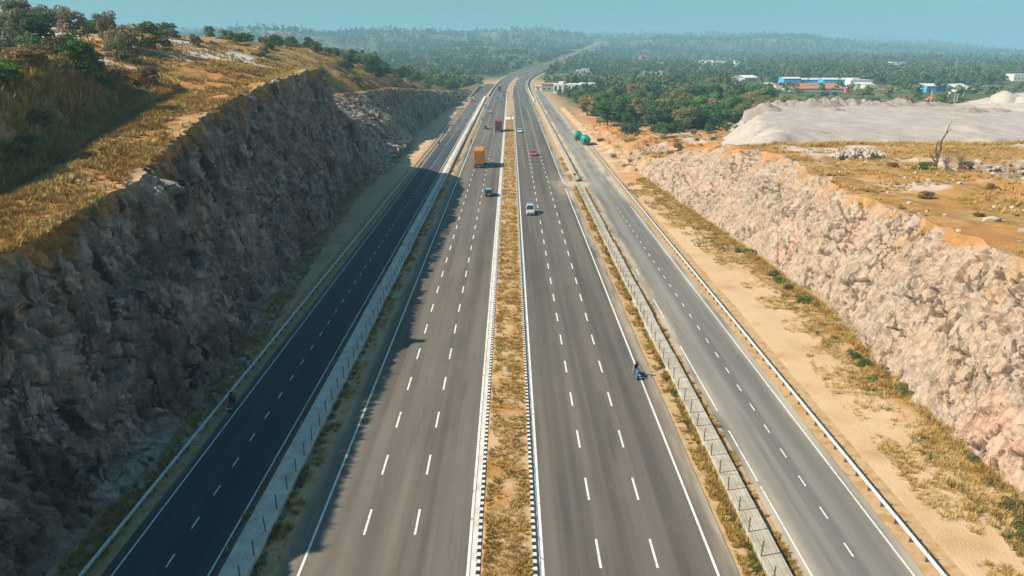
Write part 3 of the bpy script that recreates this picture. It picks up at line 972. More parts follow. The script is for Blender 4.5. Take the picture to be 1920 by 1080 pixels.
def branch_tubes(mb, r, p, d, L, rad, depth, n=5, spread=0.7):
    pts, q = [p], p.copy()
    for i in range(3):
        d = (d + Vector((r.uniform(-.22, .22), r.uniform(-.22, .22), r.uniform(-.08, .18)))).normalized()
        q = q + d * (L / 3)
        pts.append(q.copy())
    mb.tube(pts, [rad, rad * .85, rad * .7, rad * .5], n, False)
    if depth:
        for i in range(r.choice((2, 3, 3))):
            b = pts[r.choice((1, 2, 3, 3))]
            nd = (d + Vector((r.uniform(-1, 1), r.uniform(-1, 1), r.uniform(-.25, .7))) * spread).normalized()
            branch_tubes(mb, r, b, nd, L * r.uniform(.5, .75), rad * .5, depth - 1, max(3, n - 1), spread)

def trunk_mesh(name, seed, h, rad, mat):
    r = random.Random(seed)
    mb = MB()
    mb.tube([(0, 0, -0.6), (0.05, 0, h * .3), (-.08, .06, h * .7), (0, .1, h)], [rad * 1.3, rad, rad * .8, rad * .55], 7, False)
    for i in range(4):
        branch_tubes(mb, r, Vector((0, 0.03, h * r.uniform(.55, .95))), Vector((r.uniform(-1, 1), r.uniform(-1, 1), .7)).normalized(), h * .55, rad * .5, 1, 4)
    return mb.mesh(name, mat, True)

CROWN, TRUNK = [], []
for i in range(6):                     # full grown trees, crown radius about 4.5 m
    Rr = [4.6, 5.2, 4.0, 4.8, 4.3, 5.0][i]
    v, f = leaf_cloud(100 + i, crown_lobes(i, Rr, 1.5, [7.0, 7.8, 8.6, 6.4, 7.8, 7.0][i], 30), 4200, 0.27, 0.95)
    CROWN.append(np_mesh('crown', v, f, [M['leaf']]))
    TRUNK.append(trunk_mesh('trunk', 40 + i, 4.6, 0.22, M['bark']))
BUSH, STEM = [], []
for i in range(4):                     # shrubs, about 1.6 m across the half
    v, f = leaf_cloud(200 + i, crown_lobes(20 + i, 1.6, 0.25, [2.0, 2.5, 1.7, 2.2][i], 20), 3200, 0.095, 0.95)
    BUSH.append(np_mesh('foliage', v, f, [M['leaf']]))
    STEM.append(trunk_mesh('stem', 60 + i, 1.1, 0.05, M['bark']))

def place_tree(x, y, s, col, label, group, name='tree', k=None, sz=None, cat='tree', z=None):
    k = random.randrange(6) if k is None else k
    z = float(surface_h(x, y)[0]) if z is None else z
    root = empty(name, (x, y, z - 0.1), random.uniform(0, 6.28), label=label, cat=cat, group=group)
    root.scale = (s, s, s * (sz or random.uniform(0.85, 1.12)))
    c = link(bpy.data.objects.new('crown', CROWN[k]), root)
    c.color = (*col, 1)
    link(bpy.data.objects.new('trunk', TRUNK[k]), root)
    return root

def place_bush(x, y, s, col, label, group, k=None, sz=None, z=None):
    k = random.randrange(4) if k is None else k
    z = float(surface_h(x, y)[0]) if z is None else z
    root = empty('bush', (x, y, z - 0.05), random.uniform(0, 6.28), label=label, cat='bush', group=group)
    root.scale = (s, s, s * (sz or random.uniform(0.8, 1.1)))
    c = link(bpy.data.objects.new('foliage', BUSH[k]), root)
    c.color = (*col, 1)
    link(bpy.data.objects.new('stem', STEM[k]), root)
    return root

GREEN, DEEP, OLIVE, BROWN, FRESH, GREY = (0.105, 0.175, 0.045), (0.065, 0.120, 0.040), (0.18, 0.18, 0.065), (0.25, 0.165, 0.08), (0.13, 0.23, 0.045), (0.175, 0.185, 0.115)
def jit(c, a=0.2):
    k = random.uniform(1 - a, 1 + a)
    return tuple(q * k * random.uniform(0.93, 1.07) for q in c)

# the grove beside the right service road
GROVE_LABEL = {'g': ('mid green leafy tree packed in the grove beyond the rubble ground', GREEN), 'd': ('dark green leafy tree packed in the grove beyond the rubble ground', DEEP),
               'o': ('olive tinged leafy tree packed in the grove beyond the rubble ground', OLIVE), 'b': ('brownish dry leafed tree packed in the grove beyond the rubble ground', BROWN)}
spots = []
def grove_try(x, y, dmin):
    for a, b in spots:
        if (a - x) ** 2 + (b - y) ** 2 < dmin ** 2:
            return False
    spots.append((x, y))
    return True
n_try = 0
while len(spots) < 128 and n_try < 20000:
    n_try += 1
    y = 282 + 300 * random.random() ** 1.25
    xl = 41 - 0.02 * (y - 280) + (8 if y < 300 else 0)
    x = random.uniform(xl, 112 + 0.34 * (y - 280))
    if (y > 455 and x < 88) or x > 110 + 0.34 * (520 - 280):
        continue
    if 95 < x < 320 and y < 330 and x < 95 + (y - 285) * 4 and y < 300:
        pass
    if x > 100 and y < 300:
        continue
    grove_try(x, y, 7.2 + 0.006 * (y - 280))
for x, y in spots:
    kind = random.choices('gdob', (36, 30, 22, 12))[0]
    lab, c = GROVE_LABEL[kind]
    row = 'front row' if y < 315 else ('second rank' if y < 370 else ('middle' if y < 440 else 'rear'))
    part = 'orange bank end' if x < 62 + .05 * (y - 280) else ('centre' if x < 92 + .15 * (y - 280) else 'gravel terrace end')
    lab = lab.split(' packed')[0] + ' in the ' + row.replace('front row', 'front').replace('second rank', 'second row') + ' of the grove, ' + part
    place_tree(x, y, random.uniform(0.85, 1.38) * (1.0 if y < 420 else 1.1), jit(tuple(1.15 * q for q in c), .3), lab, 'trees of the grove, ' + lab)
place_tree(62, 292, 1.05, jit(OLIVE), 'broad olive brown tree at the near left corner of the grove', None)
place_tree(49, 330, 0.8, (0.22, 0.10, 0.035), 'rusty brown tree at the grove edge above the orange bank', None, k=3)
for i in range(18):                    # low shrubs along the front of the grove
    x, y = random.uniform(44, 104), random.uniform(272, 283)
    place_bush(x, y, random.uniform(1.2, 2.0), jit(random.choice((GREEN, DEEP, OLIVE))), 'low shrub along the front edge of the grove', 'shrubs along the front of the grove')
for i in range(7):
    place_tree(38 + i * 5.2 + random.uniform(-1, 1), random.uniform(545, 562), random.uniform(0.38, 0.52), jit(random.choice((GREEN, DEEP))), 'small green tree in the row before the large white building', 'trees before the white building')
# a belt of trees behind the gravel terrace, in front of the sheds
spots2 = []
for i in range(4000):
    y = random.uniform(340, 450)
    x = random.uniform(0.36 * y, 0.80 * y)
    if all((a - x) ** 2 + (b - y) ** 2 > 11 ** 2 for a, b in spots2):
        spots2.append((x, y))
    if len(spots2) >= 44:
        break
for x, y in spots2:
    kind = random.choices('gdob', (30, 30, 26, 14))[0]
    c = GROVE_LABEL[kind][1]
    lab = {'g': 'mid green', 'd': 'dark green', 'o': 'olive', 'b': 'brownish'}[kind] + ' tree in the belt behind the pale gravel heaps'
    place_tree(x, y, random.uniform(0.45, 0.78), jit(c), lab, 'trees behind the gravel heaps, ' + kind.replace('g', 'mid green').replace('d', 'dark green').replace('o', 'olive').replace('b', 'brownish'))

# the wooded crest of the left hill
placed = []
for i in range(6000):
    y = random.uniform(205, 540)
    d = random.uniform(3, 70) if y > 380 else random.uniform(7, 75)
    x = float(lt(y)) - d
    if noise2(np.array([x]), np.array([y]), 45, 91, 3)[0] < -0.25 and y < 300:
        continue
    if y < 250 and d < 22 and random.random() < 0.7:
        continue
    if all((a - x) ** 2 + (b - y) ** 2 > (6.0 if y > 380 else 6.0) ** 2 for a, b in placed):
        placed.append((x, y))
    if len(placed) >= 116:
        break
for x, y in placed:
    near_end = y > 400
    c = random.choice((GREEN, DEEP, FRESH) if near_end else (DEEP, DEEP, GREEN, OLIVE))
    c0 = c
    place_tree(x, y, random.uniform(0.55, 0.85) if near_end else random.uniform(0.38, 0.72), jit(c),
               *(lambda L_: (L_, L_))({DEEP: 'dark green', GREEN: 'mid green', OLIVE: 'olive', FRESH: 'bright green'}[c] +
                 (' tree near the far foot of the left hill' if y > 470 else ' tree where the left hill runs down to the road' if near_end else ' tree above the far shaded rock face' if y > 300 else ' tree on the crest above the rubble recess') +
                 (', by the edge' if float(lt(y)) - x < 22 else ', higher up')))
# scrub on the near left hill
def on_left(y, d): return float(lt(y)) - d, y
place_bush(*on_left(82, 19.5), 2.3, FRESH, 'bright green creeper mound at the left end of the dark ditch bank', None, k=0, sz=.55)
place_bush(*on_left(79, 22.5), 2.0, FRESH, 'bright green low mound left of the creeper bank at the photo edge', None, k=2, sz=.6)
place_bush(*on_left(97, 16.5), 1.75, GREEN, 'round green bush above the right end of the dark ditch', None, k=1)
place_bush(*on_left(107, 24), 1.3, DEEP, 'small dark bush between the leafless tree and the bare rock slab', None, k=3)
place_bush(*on_left(124, 37), 2.2, DEEP, 'dark bush beside the grey thicket at the upper left', None, k=3)
for i in range(55):
    y = random.uniform(60, 114)
    x, y = on_left(y, random.uniform(11.5, 34))
    cn_, c_ = random.choice((('olive', OLIVE), ('brown', BROWN), ('straw coloured', (0.30, 0.19, 0.065)), ('dull yellow', (0.22, 0.18, 0.065)), ('green', GREEN)))
    s_ = random.uniform(0.8, 1.9)
    L_ = ('large ' if s_ > 1.35 else 'small ') + cn_ + ' shrub on the ' + ('near' if y < 85 else 'far') + ' half of the ditch bank'
    place_bush(x, y, s_, jit(c_), L_, L_, sz=random.uniform(.6, .95))
for i in range(62):
    y = 102 + 90 * random.random() ** 1.5
    d = random.uniform(22, 80)
    if random.random() < 0.3:
        d = random.uniform(50, 90)
    x, y = on_left(y, d)
    cn_, c_ = random.choice((('grey green', GREY), ('olive', OLIVE), ('grey green', GREY), ('pale tan', (0.27, 0.225, 0.13)), ('bright green', FRESH), ('yellow green', (0.20, 0.23, 0.075))))
    s_ = random.uniform(0.9, 2.5)
    L_ = ('big ' if s_ > 1.25 else 'low ') + cn_ + ' scrub bush ' + ('in the thicket of the upper left hill' if d > 52 else 'among the bare rock slabs of the left hill' if y > 150 else 'near the leafless sapling on the left hill')
    place_bush(x, y, s_, jit(c_), L_, L_)
for i in range(42):
    y = random.uniform(195, 400)
    x, y = on_left(y, 3 + 55 * random.random())
    cn_, c_ = random.choice((('dark green', DEEP), ('mid green', GREEN), ('dark green', DEEP), ('olive', OLIVE), ('brown', BROWN)))
    L_ = cn_ + ' bush on the wooded slope ' + ('above the rubble recess' if y < 275 else 'above the far shaded rock face')
    place_bush(x, y, random.uniform(1.0, 2.3), jit(c_), L_, L_)

def bare_tree(name, x, y, h, rad, seed, label, mat='bark_pale', lean=(0, 0), depth=3, group=None, cat='tree', limbs=3, spread=.8):
    r = random.Random(seed)
    root = empty(name, (x, y, float(surface_h(x, y)[0]) - .15), label=label, cat=cat, group=group)
    mb = MB()
    top = Vector((lean[0], lean[1], h * .35))
    mb.tube([(0, 0, -.3), (lean[0] * .4, lean[1] * .4, h * .18), top], [rad * 1.3, rad, rad * .8], 7, False)
    mb.obj('trunk', M[mat], root, smooth=True)
    for i in range(limbs):
        mb = MB()
        branch_tubes(mb, r, top, Vector((r.uniform(-.8, .8), r.uniform(-.8, .8), 1)).normalized(), h * r.uniform(.3, .42), rad * .62, depth, 5, spread)
        mb.obj('limb', M[mat], root, smooth=True)
    return root
bare_tree('bare_tree', *on_left(108, 33), 7.5, .17, 5, 'pale leafless tree standing on the brushy mound of the left hill', limbs=4)
bare_tree('bare_tree', *on_left(128, 21), 3.6, .09, 9, 'small leafless sapling on the ochre patch beside the bare rock slab')
bare_tree('bare_tree', *on_left(140, 9), 4.6, .09, 12, 'wispy leafless tree close to the top of the dark rock face', limbs=4)
bare_tree('bare_tree', *on_left(122, 44), 6.5, .13, 15, 'grey leafless tree in the thicket at the upper left of the hill', mat='bark', limbs=4)
for i in range(12):
    bare_tree('bare_tree', *on_left(random.uniform(118, 165), random.uniform(34, 85)), random.uniform(3.5, 6), .1, 60 + i, 'grey twiggy leafless tree among the scrub of the left hill', mat='bark', limbs=4, depth=2, group='twiggy trees in the left scrub')

# dead tree and brush on the right bench
root = empty('dead_tree', (77, 124, float(surface_h(77, 124)[0]) - .2), label='dead charred tree with two bare upright limbs above brown brush', cat='tree')
MB().tube([(0, 0, -.3), (.1, 0, 1.2), (.35, .1, 2.4)], [.32, .26, .2], 8, False).obj('trunk', M['bark'], root, smooth=True)
MB().tube([(.3, .1, 2.2), (.5, .1, 3.6), (.35, .15, 5.0), (.95, .1, 6.4), (1.15, .1, 7.6), (1.5, .1, 8.3)], [.2, .17, .15, .11, .08, .03], 6, False).tube([(.95, .1, 6.4), (1.6, .2, 6.9), (1.8, .2, 7.7)], [.08, .05, .02], 5, False).obj('limb', M['bark'], root, smooth=True)
MB().tube([(.25, .1, 2.0), (-.3, .1, 3.1), (-.35, .15, 4.2), (-.1, .1, 5.2)], [.18, .14, .1, .04], 6, False).obj('limb', M['bark'], root, smooth=True)
MB().tube([(0, .0, 1.2), (-1.0, -.1, 2.3), (-1.5, 0, 3.4)], [.14, .1, .03], 6, False).obj('limb', M['bark'], root, smooth=True)
for i, (x, y, h_) in enumerate([(77.5, 121.5, 3.0), (79.5, 121, 3.4), (82, 120, 2.6), (78.5, 119, 2.4), (80.6, 122.5, 3.2), (76.4, 120, 2.2), (83.2, 121.6, 2.4)]):
    bare_tree('bush', x, y, h_, .05, 400 + i, 'leafless brown brush at the foot of the dead tree', mat='bark', limbs=9, depth=2, group='brown brush under the dead tree', cat='bush', spread=1.0)
for i, (x, y, s) in enumerate([(79.8, 119.6, .9), (81.6, 121.5, .8)]):
    place_bush(x, y, s, jit((0.24, 0.15, 0.085)), 'dry rust brown bush among the brush under the dead tree', 'dry bushes under the dead tree', sz=.8)
place_bush(72.5, 119, 1.1, jit(GREEN), 'low green bush left of the brown brush under the dead tree', None, sz=.6)
place_bush(88.5, 115, 1.0, jit(GREEN), 'low green bush in the hollow of the old quarry edge', None, sz=.6)
for i in range(16):
    y = random.uniform(60, 138)
    x = float(rt(y)) + random.uniform(3, 30)
    cn_, c_ = random.choice((('tan', (0.28, 0.17, 0.065)), ('olive', OLIVE), ('brown', BROWN)))
    L_ = 'low ' + cn_ + ' shrub on the ochre ground above the pale rock, ' + ('near the boulders' if y < 95 else 'near the rock pile')
    place_bush(x, y, random.uniform(0.35, 0.8), jit(c_), L_, L_, sz=.55)
# shrubs along the foot of the pale rock face
for i in range(46):
    y = 40 + 85 * random.random() ** 1.3
    x = float(rb(y)) - random.uniform(0.0, 2.4)
    cn_, c_ = random.choice((('olive', OLIVE), ('mustard', (0.20, 0.17, 0.055)), ('green', GREEN), ('tan', (0.27, 0.19, 0.07))))
    L_ = cn_ + ' shrub at the foot of the pale rock face ' + ('near the bottom of the photo' if y < 62 else 'below its middle' if y < 92 else 'towards the stone pile')
    place_bush(x, y, random.uniform(0.25, 0.75), jit(c_), L_, L_, sz=.8)
# rough ground in front of the grove
for i in range(50):
    y = random.uniform(188, 272)
    x = random.uniform(33, 80) if y > 200 else random.uniform(38, 60)
    cn_, c_ = random.choice((('brown', BROWN), ('olive', OLIVE), ('tan', (0.30, 0.19, 0.08)), ('grey brown', (0.24, 0.17, 0.09))))
    L_ = cn_ + ' scrub bush on the rubble ground ' + ('beside the green trucks' if x < 50 else 'below the grove' if y > 240 else 'beyond the end of the pale rock')
    place_bush(x, y, random.uniform(0.4, 1.2), jit(c_), L_, L_, sz=.6)

# ------------------------------------------------------------------ scattered stuff: many small copies on one object
def scatter(name, pts, scale, rot, idx, protos, mats, label, pmat=None):
    """protos: (verts, faces) list; one object whose geometry nodes put a proto on each point"""
    n = len(pts)
    v, f, pid, b, fm = [np.asarray(pts, float)], [], [np.full(n, -1)], n, []
    for k, (pv, pf) in enumerate(protos):
        v.append(np.asarray(pv, float))
        f.append(np.asarray(pf) + b)
        fm += [pmat[k] if pmat else 0] * len(pf)
        pid.append(np.full(len(pv), k))
        b += len(pv)
    v = np.concatenate(v)
    z = np.zeros(len(v) - n)
    me = np_mesh(name, v, np.concatenate(f), mats, fmat=fm, attrs={'pid': np.concatenate(pid).astype(int), 'sc': np.concatenate([scale, z]), 'rz': np.concatenate([rot, z]), 'ix': np.concatenate([idx, z]).astype(int)})
    o = link(bpy.data.objects.new(name, me))
    ng = bpy.data.node_groups.new(name, 'GeometryNodeTree')
    ng.interface.new_socket('Geometry', in_out='INPUT', socket_type='NodeSocketGeometry')
    ng.interface.new_socket('Geometry', in_out='OUTPUT', socket_type='NodeSocketGeometry')
    N, L = ng.nodes.new, ng.links.new
    gi, go = N('NodeGroupInput'), N('NodeGroupOutput')
    def at(an, ty):
        x = N('GeometryNodeInputNamedAttribute')
        x.data_type = ty
        x.inputs[0].default_value = an
        return x.outputs[0]
    def pick(k):
        c = N('FunctionNodeCompare')
        c.data_type = 'INT'
        c.operation = 'EQUAL'
        L(at('pid', 'INT'), c.inputs[2])
        c.inputs[3].default_value = k
        s = N('GeometryNodeSeparateGeometry')
        s.domain = 'POINT'
        L(gi.outputs[0], s.inputs[0])
        L(c.outputs[0], s.inputs[1])
        return s.outputs[0]
    jn = N('GeometryNodeJoinGeometry')
    for k in range(len(protos)):
        g2i = N('GeometryNodeGeometryToInstance')
        L(pick(k), g2i.inputs[0])
        L(g2i.outputs[0], jn.inputs[0])
    iop = N('GeometryNodeInstanceOnPoints')
    L(pick(-1), iop.inputs['Points'])
    L(jn.outputs[0], iop.inputs['Instance'])
    iop.inputs['Pick Instance'].default_value = True
    L(at('ix', 'INT'), iop.inputs['Instance Index'])
    cx = N('ShaderNodeCombineXYZ')
    L(at('rz', 'FLOAT'), cx.inputs[2])
    e2r = N('FunctionNodeEulerToRotation')
    L(cx.outputs[0], e2r.inputs[0])
    L(e2r.outputs[0], iop.inputs['Rotation'])
    L(at('sc', 'FLOAT'), iop.inputs['Scale'])
    L(iop.outputs[0], go.inputs[0])
    md = o.modifiers.new('scatter', 'NODES')
    md.node_group = ng
    return props(o, kind='stuff', label=label)

def tuft(seed, n, h, spread):
    r = np.random.default_rng(seed)
    a = r.random(n) * 6.283
    b0 = np.stack([np.cos(a), np.sin(a), np.zeros(n)], 1) * (r.random(n) ** .5 * spread)[:, None]
    lean = np.stack([np.cos(a), np.sin(a), np.zeros(n)], 1) * (r.random(n) * h * .75)[:, None] + r.normal(size=(n, 3)) * np.array([.15, .15, 0]) * h
    tip = b0 + lean + np.array([0, 0, 1]) * (h * (.55 + .6 * r.random(n)))[:, None]
    w = np.stack([-np.sin(a), np.cos(a), np.zeros(n)], 1) * (0.035 + .03 * r.random(n))[:, None] * (h / .6)
    mid = (b0 + tip) / 2 + np.array([0, 0, .08]) * h
    v = np.stack([b0 - w, b0 + w, mid + w * .8, tip, mid - w * .8], 1)
    v = v[:, [0, 1, 2, 4, 4, 2, 3, 3]].reshape(-1, 3)
    q = np.arange(8 * n).reshape(n, 2, 4)
    return v, np.concatenate([q[:, 0][:, :4], q[:, 1][:, :4]])
def tuft_t(seed, n, h, spread):
    """triangles only"""
    r = np.random.default_rng(seed)
    a = r.random(n) * 6.283
    u_ = np.stack([np.cos(a), np.sin(a), np.zeros(n)], 1)
    b0 = u_ * (r.random(n) ** .5 * spread)[:, None]
    tip = b0 + u_ * (r.random(n) * h * .7)[:, None] + r.normal(size=(n, 3)) * np.array([.2, .2, 0]) * h
    tip[:, 2] = h * (.5 + .6 * r.random(n))
    w = np.stack([-np.sin(a), np.cos(a), np.zeros(n)], 1) * (h * (.05 + .05 * r.random(n)))[:, None]
    b0[:, 2] -= .03
    return np.stack([b0 - w, b0 + w, tip], 1).reshape(-1, 3), np.arange(3 * n).reshape(n, 3)

tufts = [tuft_t(i, 26, [.55, .7, .45, .6][i], [.22, .28, .3, .2][i]) for i in range(4)]
pts, sc = [], []
def add_pts(x, y, z, s):
    pts.append(np.stack([x, y, z], 1))
    sc.append(s)
def keep_noise(x, y, scale, seed, lo, hi):
    return rng.random(len(x)) < sm(noise2(x, y, scale, seed, 4), lo, hi)
# left hill top: thick along the lip
n = 38000
y = 34 + 290 * rng.random(n) ** 1.8
d = np.where(rng.random(n) < .55, rng.random(n) * 13, rng.random(n) * 55) + .2
x = lt(y) - d
k = keep_noise(x, y, 7, 131, -.55, .25)
x, y, d = x[k], y[k], d[k]
add_pts(x, y, left_h(x, y), (.45 + .65 * rng.random(len(x))) * np.where(d < 14, 1.0, 1.3))
# the ditch bank
n = 9000
y = 52 + 66 * rng.random(n)
d = 10.5 + 22 * rng.random(n) ** 1.3
x = lt(y) - d
k = keep_noise(x, y, 6, 139, -.5, .1)
x, y = x[k], y[k]
add_pts(x, y, left_h(x, y), .9 + 1.2 * rng.random(len(x)))
# right bench
n = 15000
y = 42 + 125 * rng.random(n) ** 1.2
d = rng.random(n) ** 1.2 * 60 + .2
x = rt(y) + d
k = keep_noise(x, y, 8, 132, -.3, .4)
x, y = x[k], y[k]
add_pts(x, y, right_h(x, y), .4 + .7 * rng.random(len(x)))
# grass strip before the terrace
n = 5000
x = 58 + 110 * rng.random(n)
y = 158 + 16 * rng.random(n) + 0.03 * x
k = keep_noise(x, y, 8, 133, -.4, .2)
x, y = x[k], y[k]
add_pts(x, y, right_h(x, y), .8 + 1.0 * rng.random(len(x)))
# median
n = 20000
y = 30 + 320 * rng.random(n) ** 1.6
x = -1.85 + 3.2 * rng.random(n)
k = keep_noise(x, y, 1.6, 134, -.6, .25)
x, y = x[k], y[k]
add_pts(x, y, np.full(len(x), .13), .16 + .30 * rng.random(len(x)))
# verges
n = 12000
y = 32 + 190 * rng.random(n) ** 1.5
x = np.where(rng.random(n) < .62, 15.7 + 1.3 * rng.random(n), 18.75 + .6 * rng.random(n))
k = keep_noise(x, y, 2.2, 135, -.3, .35) & ~((np.abs(y - 176) < 6))
x, y = x[k], y[k]
add_pts(x, y, np.full(len(x), -.06), (.2 + .38 * rng.random(len(x))) * (1 + .7 * (x > 16.6) * (x < 17.1)))
n = 4500
y = 32 + 200 * rng.random(n) ** 1.4
x = np.where(rng.random(n) < .6, -17.3 + 1.3 * rng.random(n), -20 + .6 * rng.random(n))
k = keep_noise(x, y, 2.2, 136, -.1, .5)
x, y = x[k], y[k]
add_pts(x, y, np.full(len(x), -.06), .25 + .45 * rng.random(len(x)))
# toe of the right cut and of the left cut
n = 13000
y = 32 + 150 * rng.random(n) ** 1.3
d = rng.random(n) ** 1.5 * 7.5
x = rb(y) - d
k = keep_noise(x, y, 4, 137, -.55, .2) | (d < 1.2)
x, y, d = x[k], y[k], d[k]
add_pts(x, y, .45 * (1 - d / 7.5) ** 2.5 - .02, (.42 + .7 * rng.random(len(x))) * (1.1 - .06 * d))
n = 3000
y = 32 + 150 * rng.random(n) ** 1.3
x = lb(y) + rng.random(n) ** 1.5 * 2.2
add_pts(x, y, np.full(n, .08), .3 + .5 * rng.random(n))
# rough ground before the grove
n = 7000
y = 195 + 85 * rng.random(n)
x = 37 + 55 * rng.random(n)
k = keep_noise(x, y, 9, 138, -.1, .4)
x, y = x[k], y[k]
add_pts(x, y, surface_h(x, y), .6 + .9 * rng.random(len(x)))
P_, S_ = np.concatenate(pts), np.concatenate(sc)
scatter('dry_grass', P_, S_, rng.random(len(P_)) * 6.28, rng.integers(0, 4, len(P_)), tufts, [M['straw']], 'dry golden grass tufts on hill tops, median and verges')

weeds = [tuft_t(30 + i, 22, .4, .25) for i in range(3)]
pts, sc = [], []
n = 2600
y = 36 + 120 * rng.random(n) ** 1.4
x = rb(y) - .2 - rng.random(n) ** 1.6 * 4
add_pts(x, y, np.full(n, .15), .4 + .8 * rng.random(n))
n = 260
y = 34 + 150 * rng.random(n) ** 1.4
x = -1.7 + 2.9 * rng.random(n)
add_pts(x, y, np.full(n, .13), .4 + .7 * rng.random(n))
n = 420
y = 34 + 140 * rng.random(n) ** 1.5
x = 16.5 + .5 * rng.random(n)
add_pts(x, y, np.full(n, -.05), .5 + .9 * rng.random(n))
n = 320
y = 34 + 140 * rng.random(n) ** 1.5
x = -17.35 + .5 * rng.random(n)
add_pts(x, y, np.full(n, -.05), .4 + .7 * rng.random(n))
P_, S_ = np.concatenate(pts), np.concatenate(sc)
scatter('green_weeds', P_, S_, rng.random(len(P_)) * 6.28, rng.integers(0, 3, len(P_)), weeds, [M['weed']], 'green weeds along the verges and the rock foot')

def stone_proto(seed):
    r = np.random.default_rng(seed)
    bm = bmesh.new()
    bmesh.ops.create_icosphere(bm, subdivisions=1, radius=1.0)
    v = np.array([q.co[:] for q in bm.verts])
    f = np.array([[q.index for q in p.verts] for p in bm.faces])
    bm.free()
    v = v * (0.72 + .5 * r.random(len(v)))[:, None] * np.array([1.0, .75 + .4 * r.random(), .6 + .3 * r.random()])
    return v, f
stones = [stone_proto(i) for i in range(5)]
pts, sc = [], []
n = 2200                                  # loose stones on the rubble ground, verges and the foot of the cuts
y = 190 + 85 * rng.random(n)
x = 32 + 55 * rng.random(n)
k = keep_noise(x, y, 10, 151, -.2, .3)
x, y = x[k], y[k]
add_pts(x, y, surface_h(x, y), .15 + .7 * rng.random(len(x)) ** 3)
n = 420
y = 40 + 140 * rng.random(n)
x = rb(y) - rng.random(n) ** 2 * 3
add_pts(x, y, np.full(n, .12), .06 + .3 * rng.random(n) ** 4)
n = 900
y = 45 + 130 * rng.random(n)
x = lb(y) + rng.random(n) ** 2 * 2.5
add_pts(x, y, np.full(n, .1), .08 + .5 * rng.random(n) ** 4)
n = 1400
y = 183 + 80 * rng.random(n)
t_ = rng.random(n)
x = lb(y) + (lt(y) - lb(y)) * t_ * .8
add_pts(x, y, .2 + (lz(y)) * (0.62 * t_ * .8 + .1), .2 + .9 * rng.random(n) ** 3)
n = 700                                   # spilled stone along the front of the terrace
x = 66 + 100 * rng.random(n)
y = 176.5 + 0.02 * (x - 66) + 2.2 * rng.normal(size=n)
add_pts(x, y, np.maximum(right_h(x, y), 10.2), .1 + .6 * rng.random(n) ** 3)
n = 420
y = 50 + 110 * rng.random(n)
x = rt(y) + rng.random(n) * 45
add_pts(x, y, right_h(x, y), .08 + .4 * rng.random(n) ** 3)
n = 260
y = 60 + 110 * rng.random(n)
x = lt(y) - rng.random(n) ** 2 * 18
add_pts(x, y, left_h(x, y), .08 + .4 * rng.random(n) ** 3)
n = 520                                   # the old quarry edge on the right bench
x = 80 + 60 * rng.random(n)
y = 126 + 3 * noise2(x, x * 0 + 126, 9, 8, 2) + rng.normal(size=n) * 2.2
add_pts(x, y, right_h(x, y), .15 + .8 * rng.random(n) ** 2.5)
P_, S_ = np.concatenate(pts), np.concatenate(sc)
scatter('loose_stone_rubble', P_, S_, rng.random(len(P_)) * 6.28, rng.integers(0, 5, len(P_)), stones, [M['stone']], 'loose stones strewn over rough ground and rock foot')

# the heap of broken rock on the right bench
root = empty('rock_pile', (70, 137, float(surface_h(70, 137)[0])), label='big heap of pale broken rock on the ochre bench left of the dead tree', cat='rock pile')
stone_me = [np_mesh('rock', v, f, [M['stone']]) for v, f in stones]
for i in range(230):
    a, q = random.random() * 6.283, math.sqrt(random.random())
    lx, ly = 5.6 * q * math.cos(a), 4.2 * q * math.sin(a)
    if random.random() < .35:
        lx, ly = lx * .7 + 3.4, ly * .7 + 3.5
    hh = max(0, 2.0 * (1 - (lx / 6) ** 2 - (ly / 5) ** 2)) * random.uniform(.5, 1)
    o = bpy.data.objects.new('rock', random.choice(stone_me))
    o.location = (lx, ly, hh)
    s = random.uniform(.22, .62)
    o.scale = (s, s, s)
    o.rotation_euler = (random.random() * 6, random.random() * 6, random.random() * 6)
    link(o, root)
def boulder(x, y, s, label, k=0, sx=1.0, z=None, name='boulder'):
    o = bpy.data.objects.new(name, stone_me[k])
    o.location = (x, y, (float(surface_h(x, y)[0]) if z is None else z) + s * .3)
    o.scale = (s * sx, s, s * .8)
    o.rotation_euler = (0, 0, random.random() * 6)
    link(o)
    return props(o, label=label, cat='rock')
boulder(57.5, 79.5, .75, 'grey brown boulder lying on the ochre slope near the right photo edge', 1, 1.5)
boulder(57.2, 73.8, .55, 'rounded pale orange boulder by the dry shrub at the far right', 2)
boulder(66, 107, .6, 'pale boulder on the bare track above the pale rock', 3, 1.3)
boulder(69, 104, .45, 'small pale boulder right of the bare track', 4)
root = empty('stone_pile', (34.5, 118, 0.05), label='small pile of pale stones on the sandy verge below the pale rock', cat='stone pile')
for i in range(26):
    o = bpy.data.objects.new('stone', random.choice(stone_me))
    o.location = (random.gauss(0, 1.3), random.gauss(0, .9), random.uniform(.05, .3))
    s = random.uniform(.14, .36)
    o.scale = (s, s, s)
    o.rotation_euler = (random.random() * 6, random.random() * 6, 0)
    link(o, root)

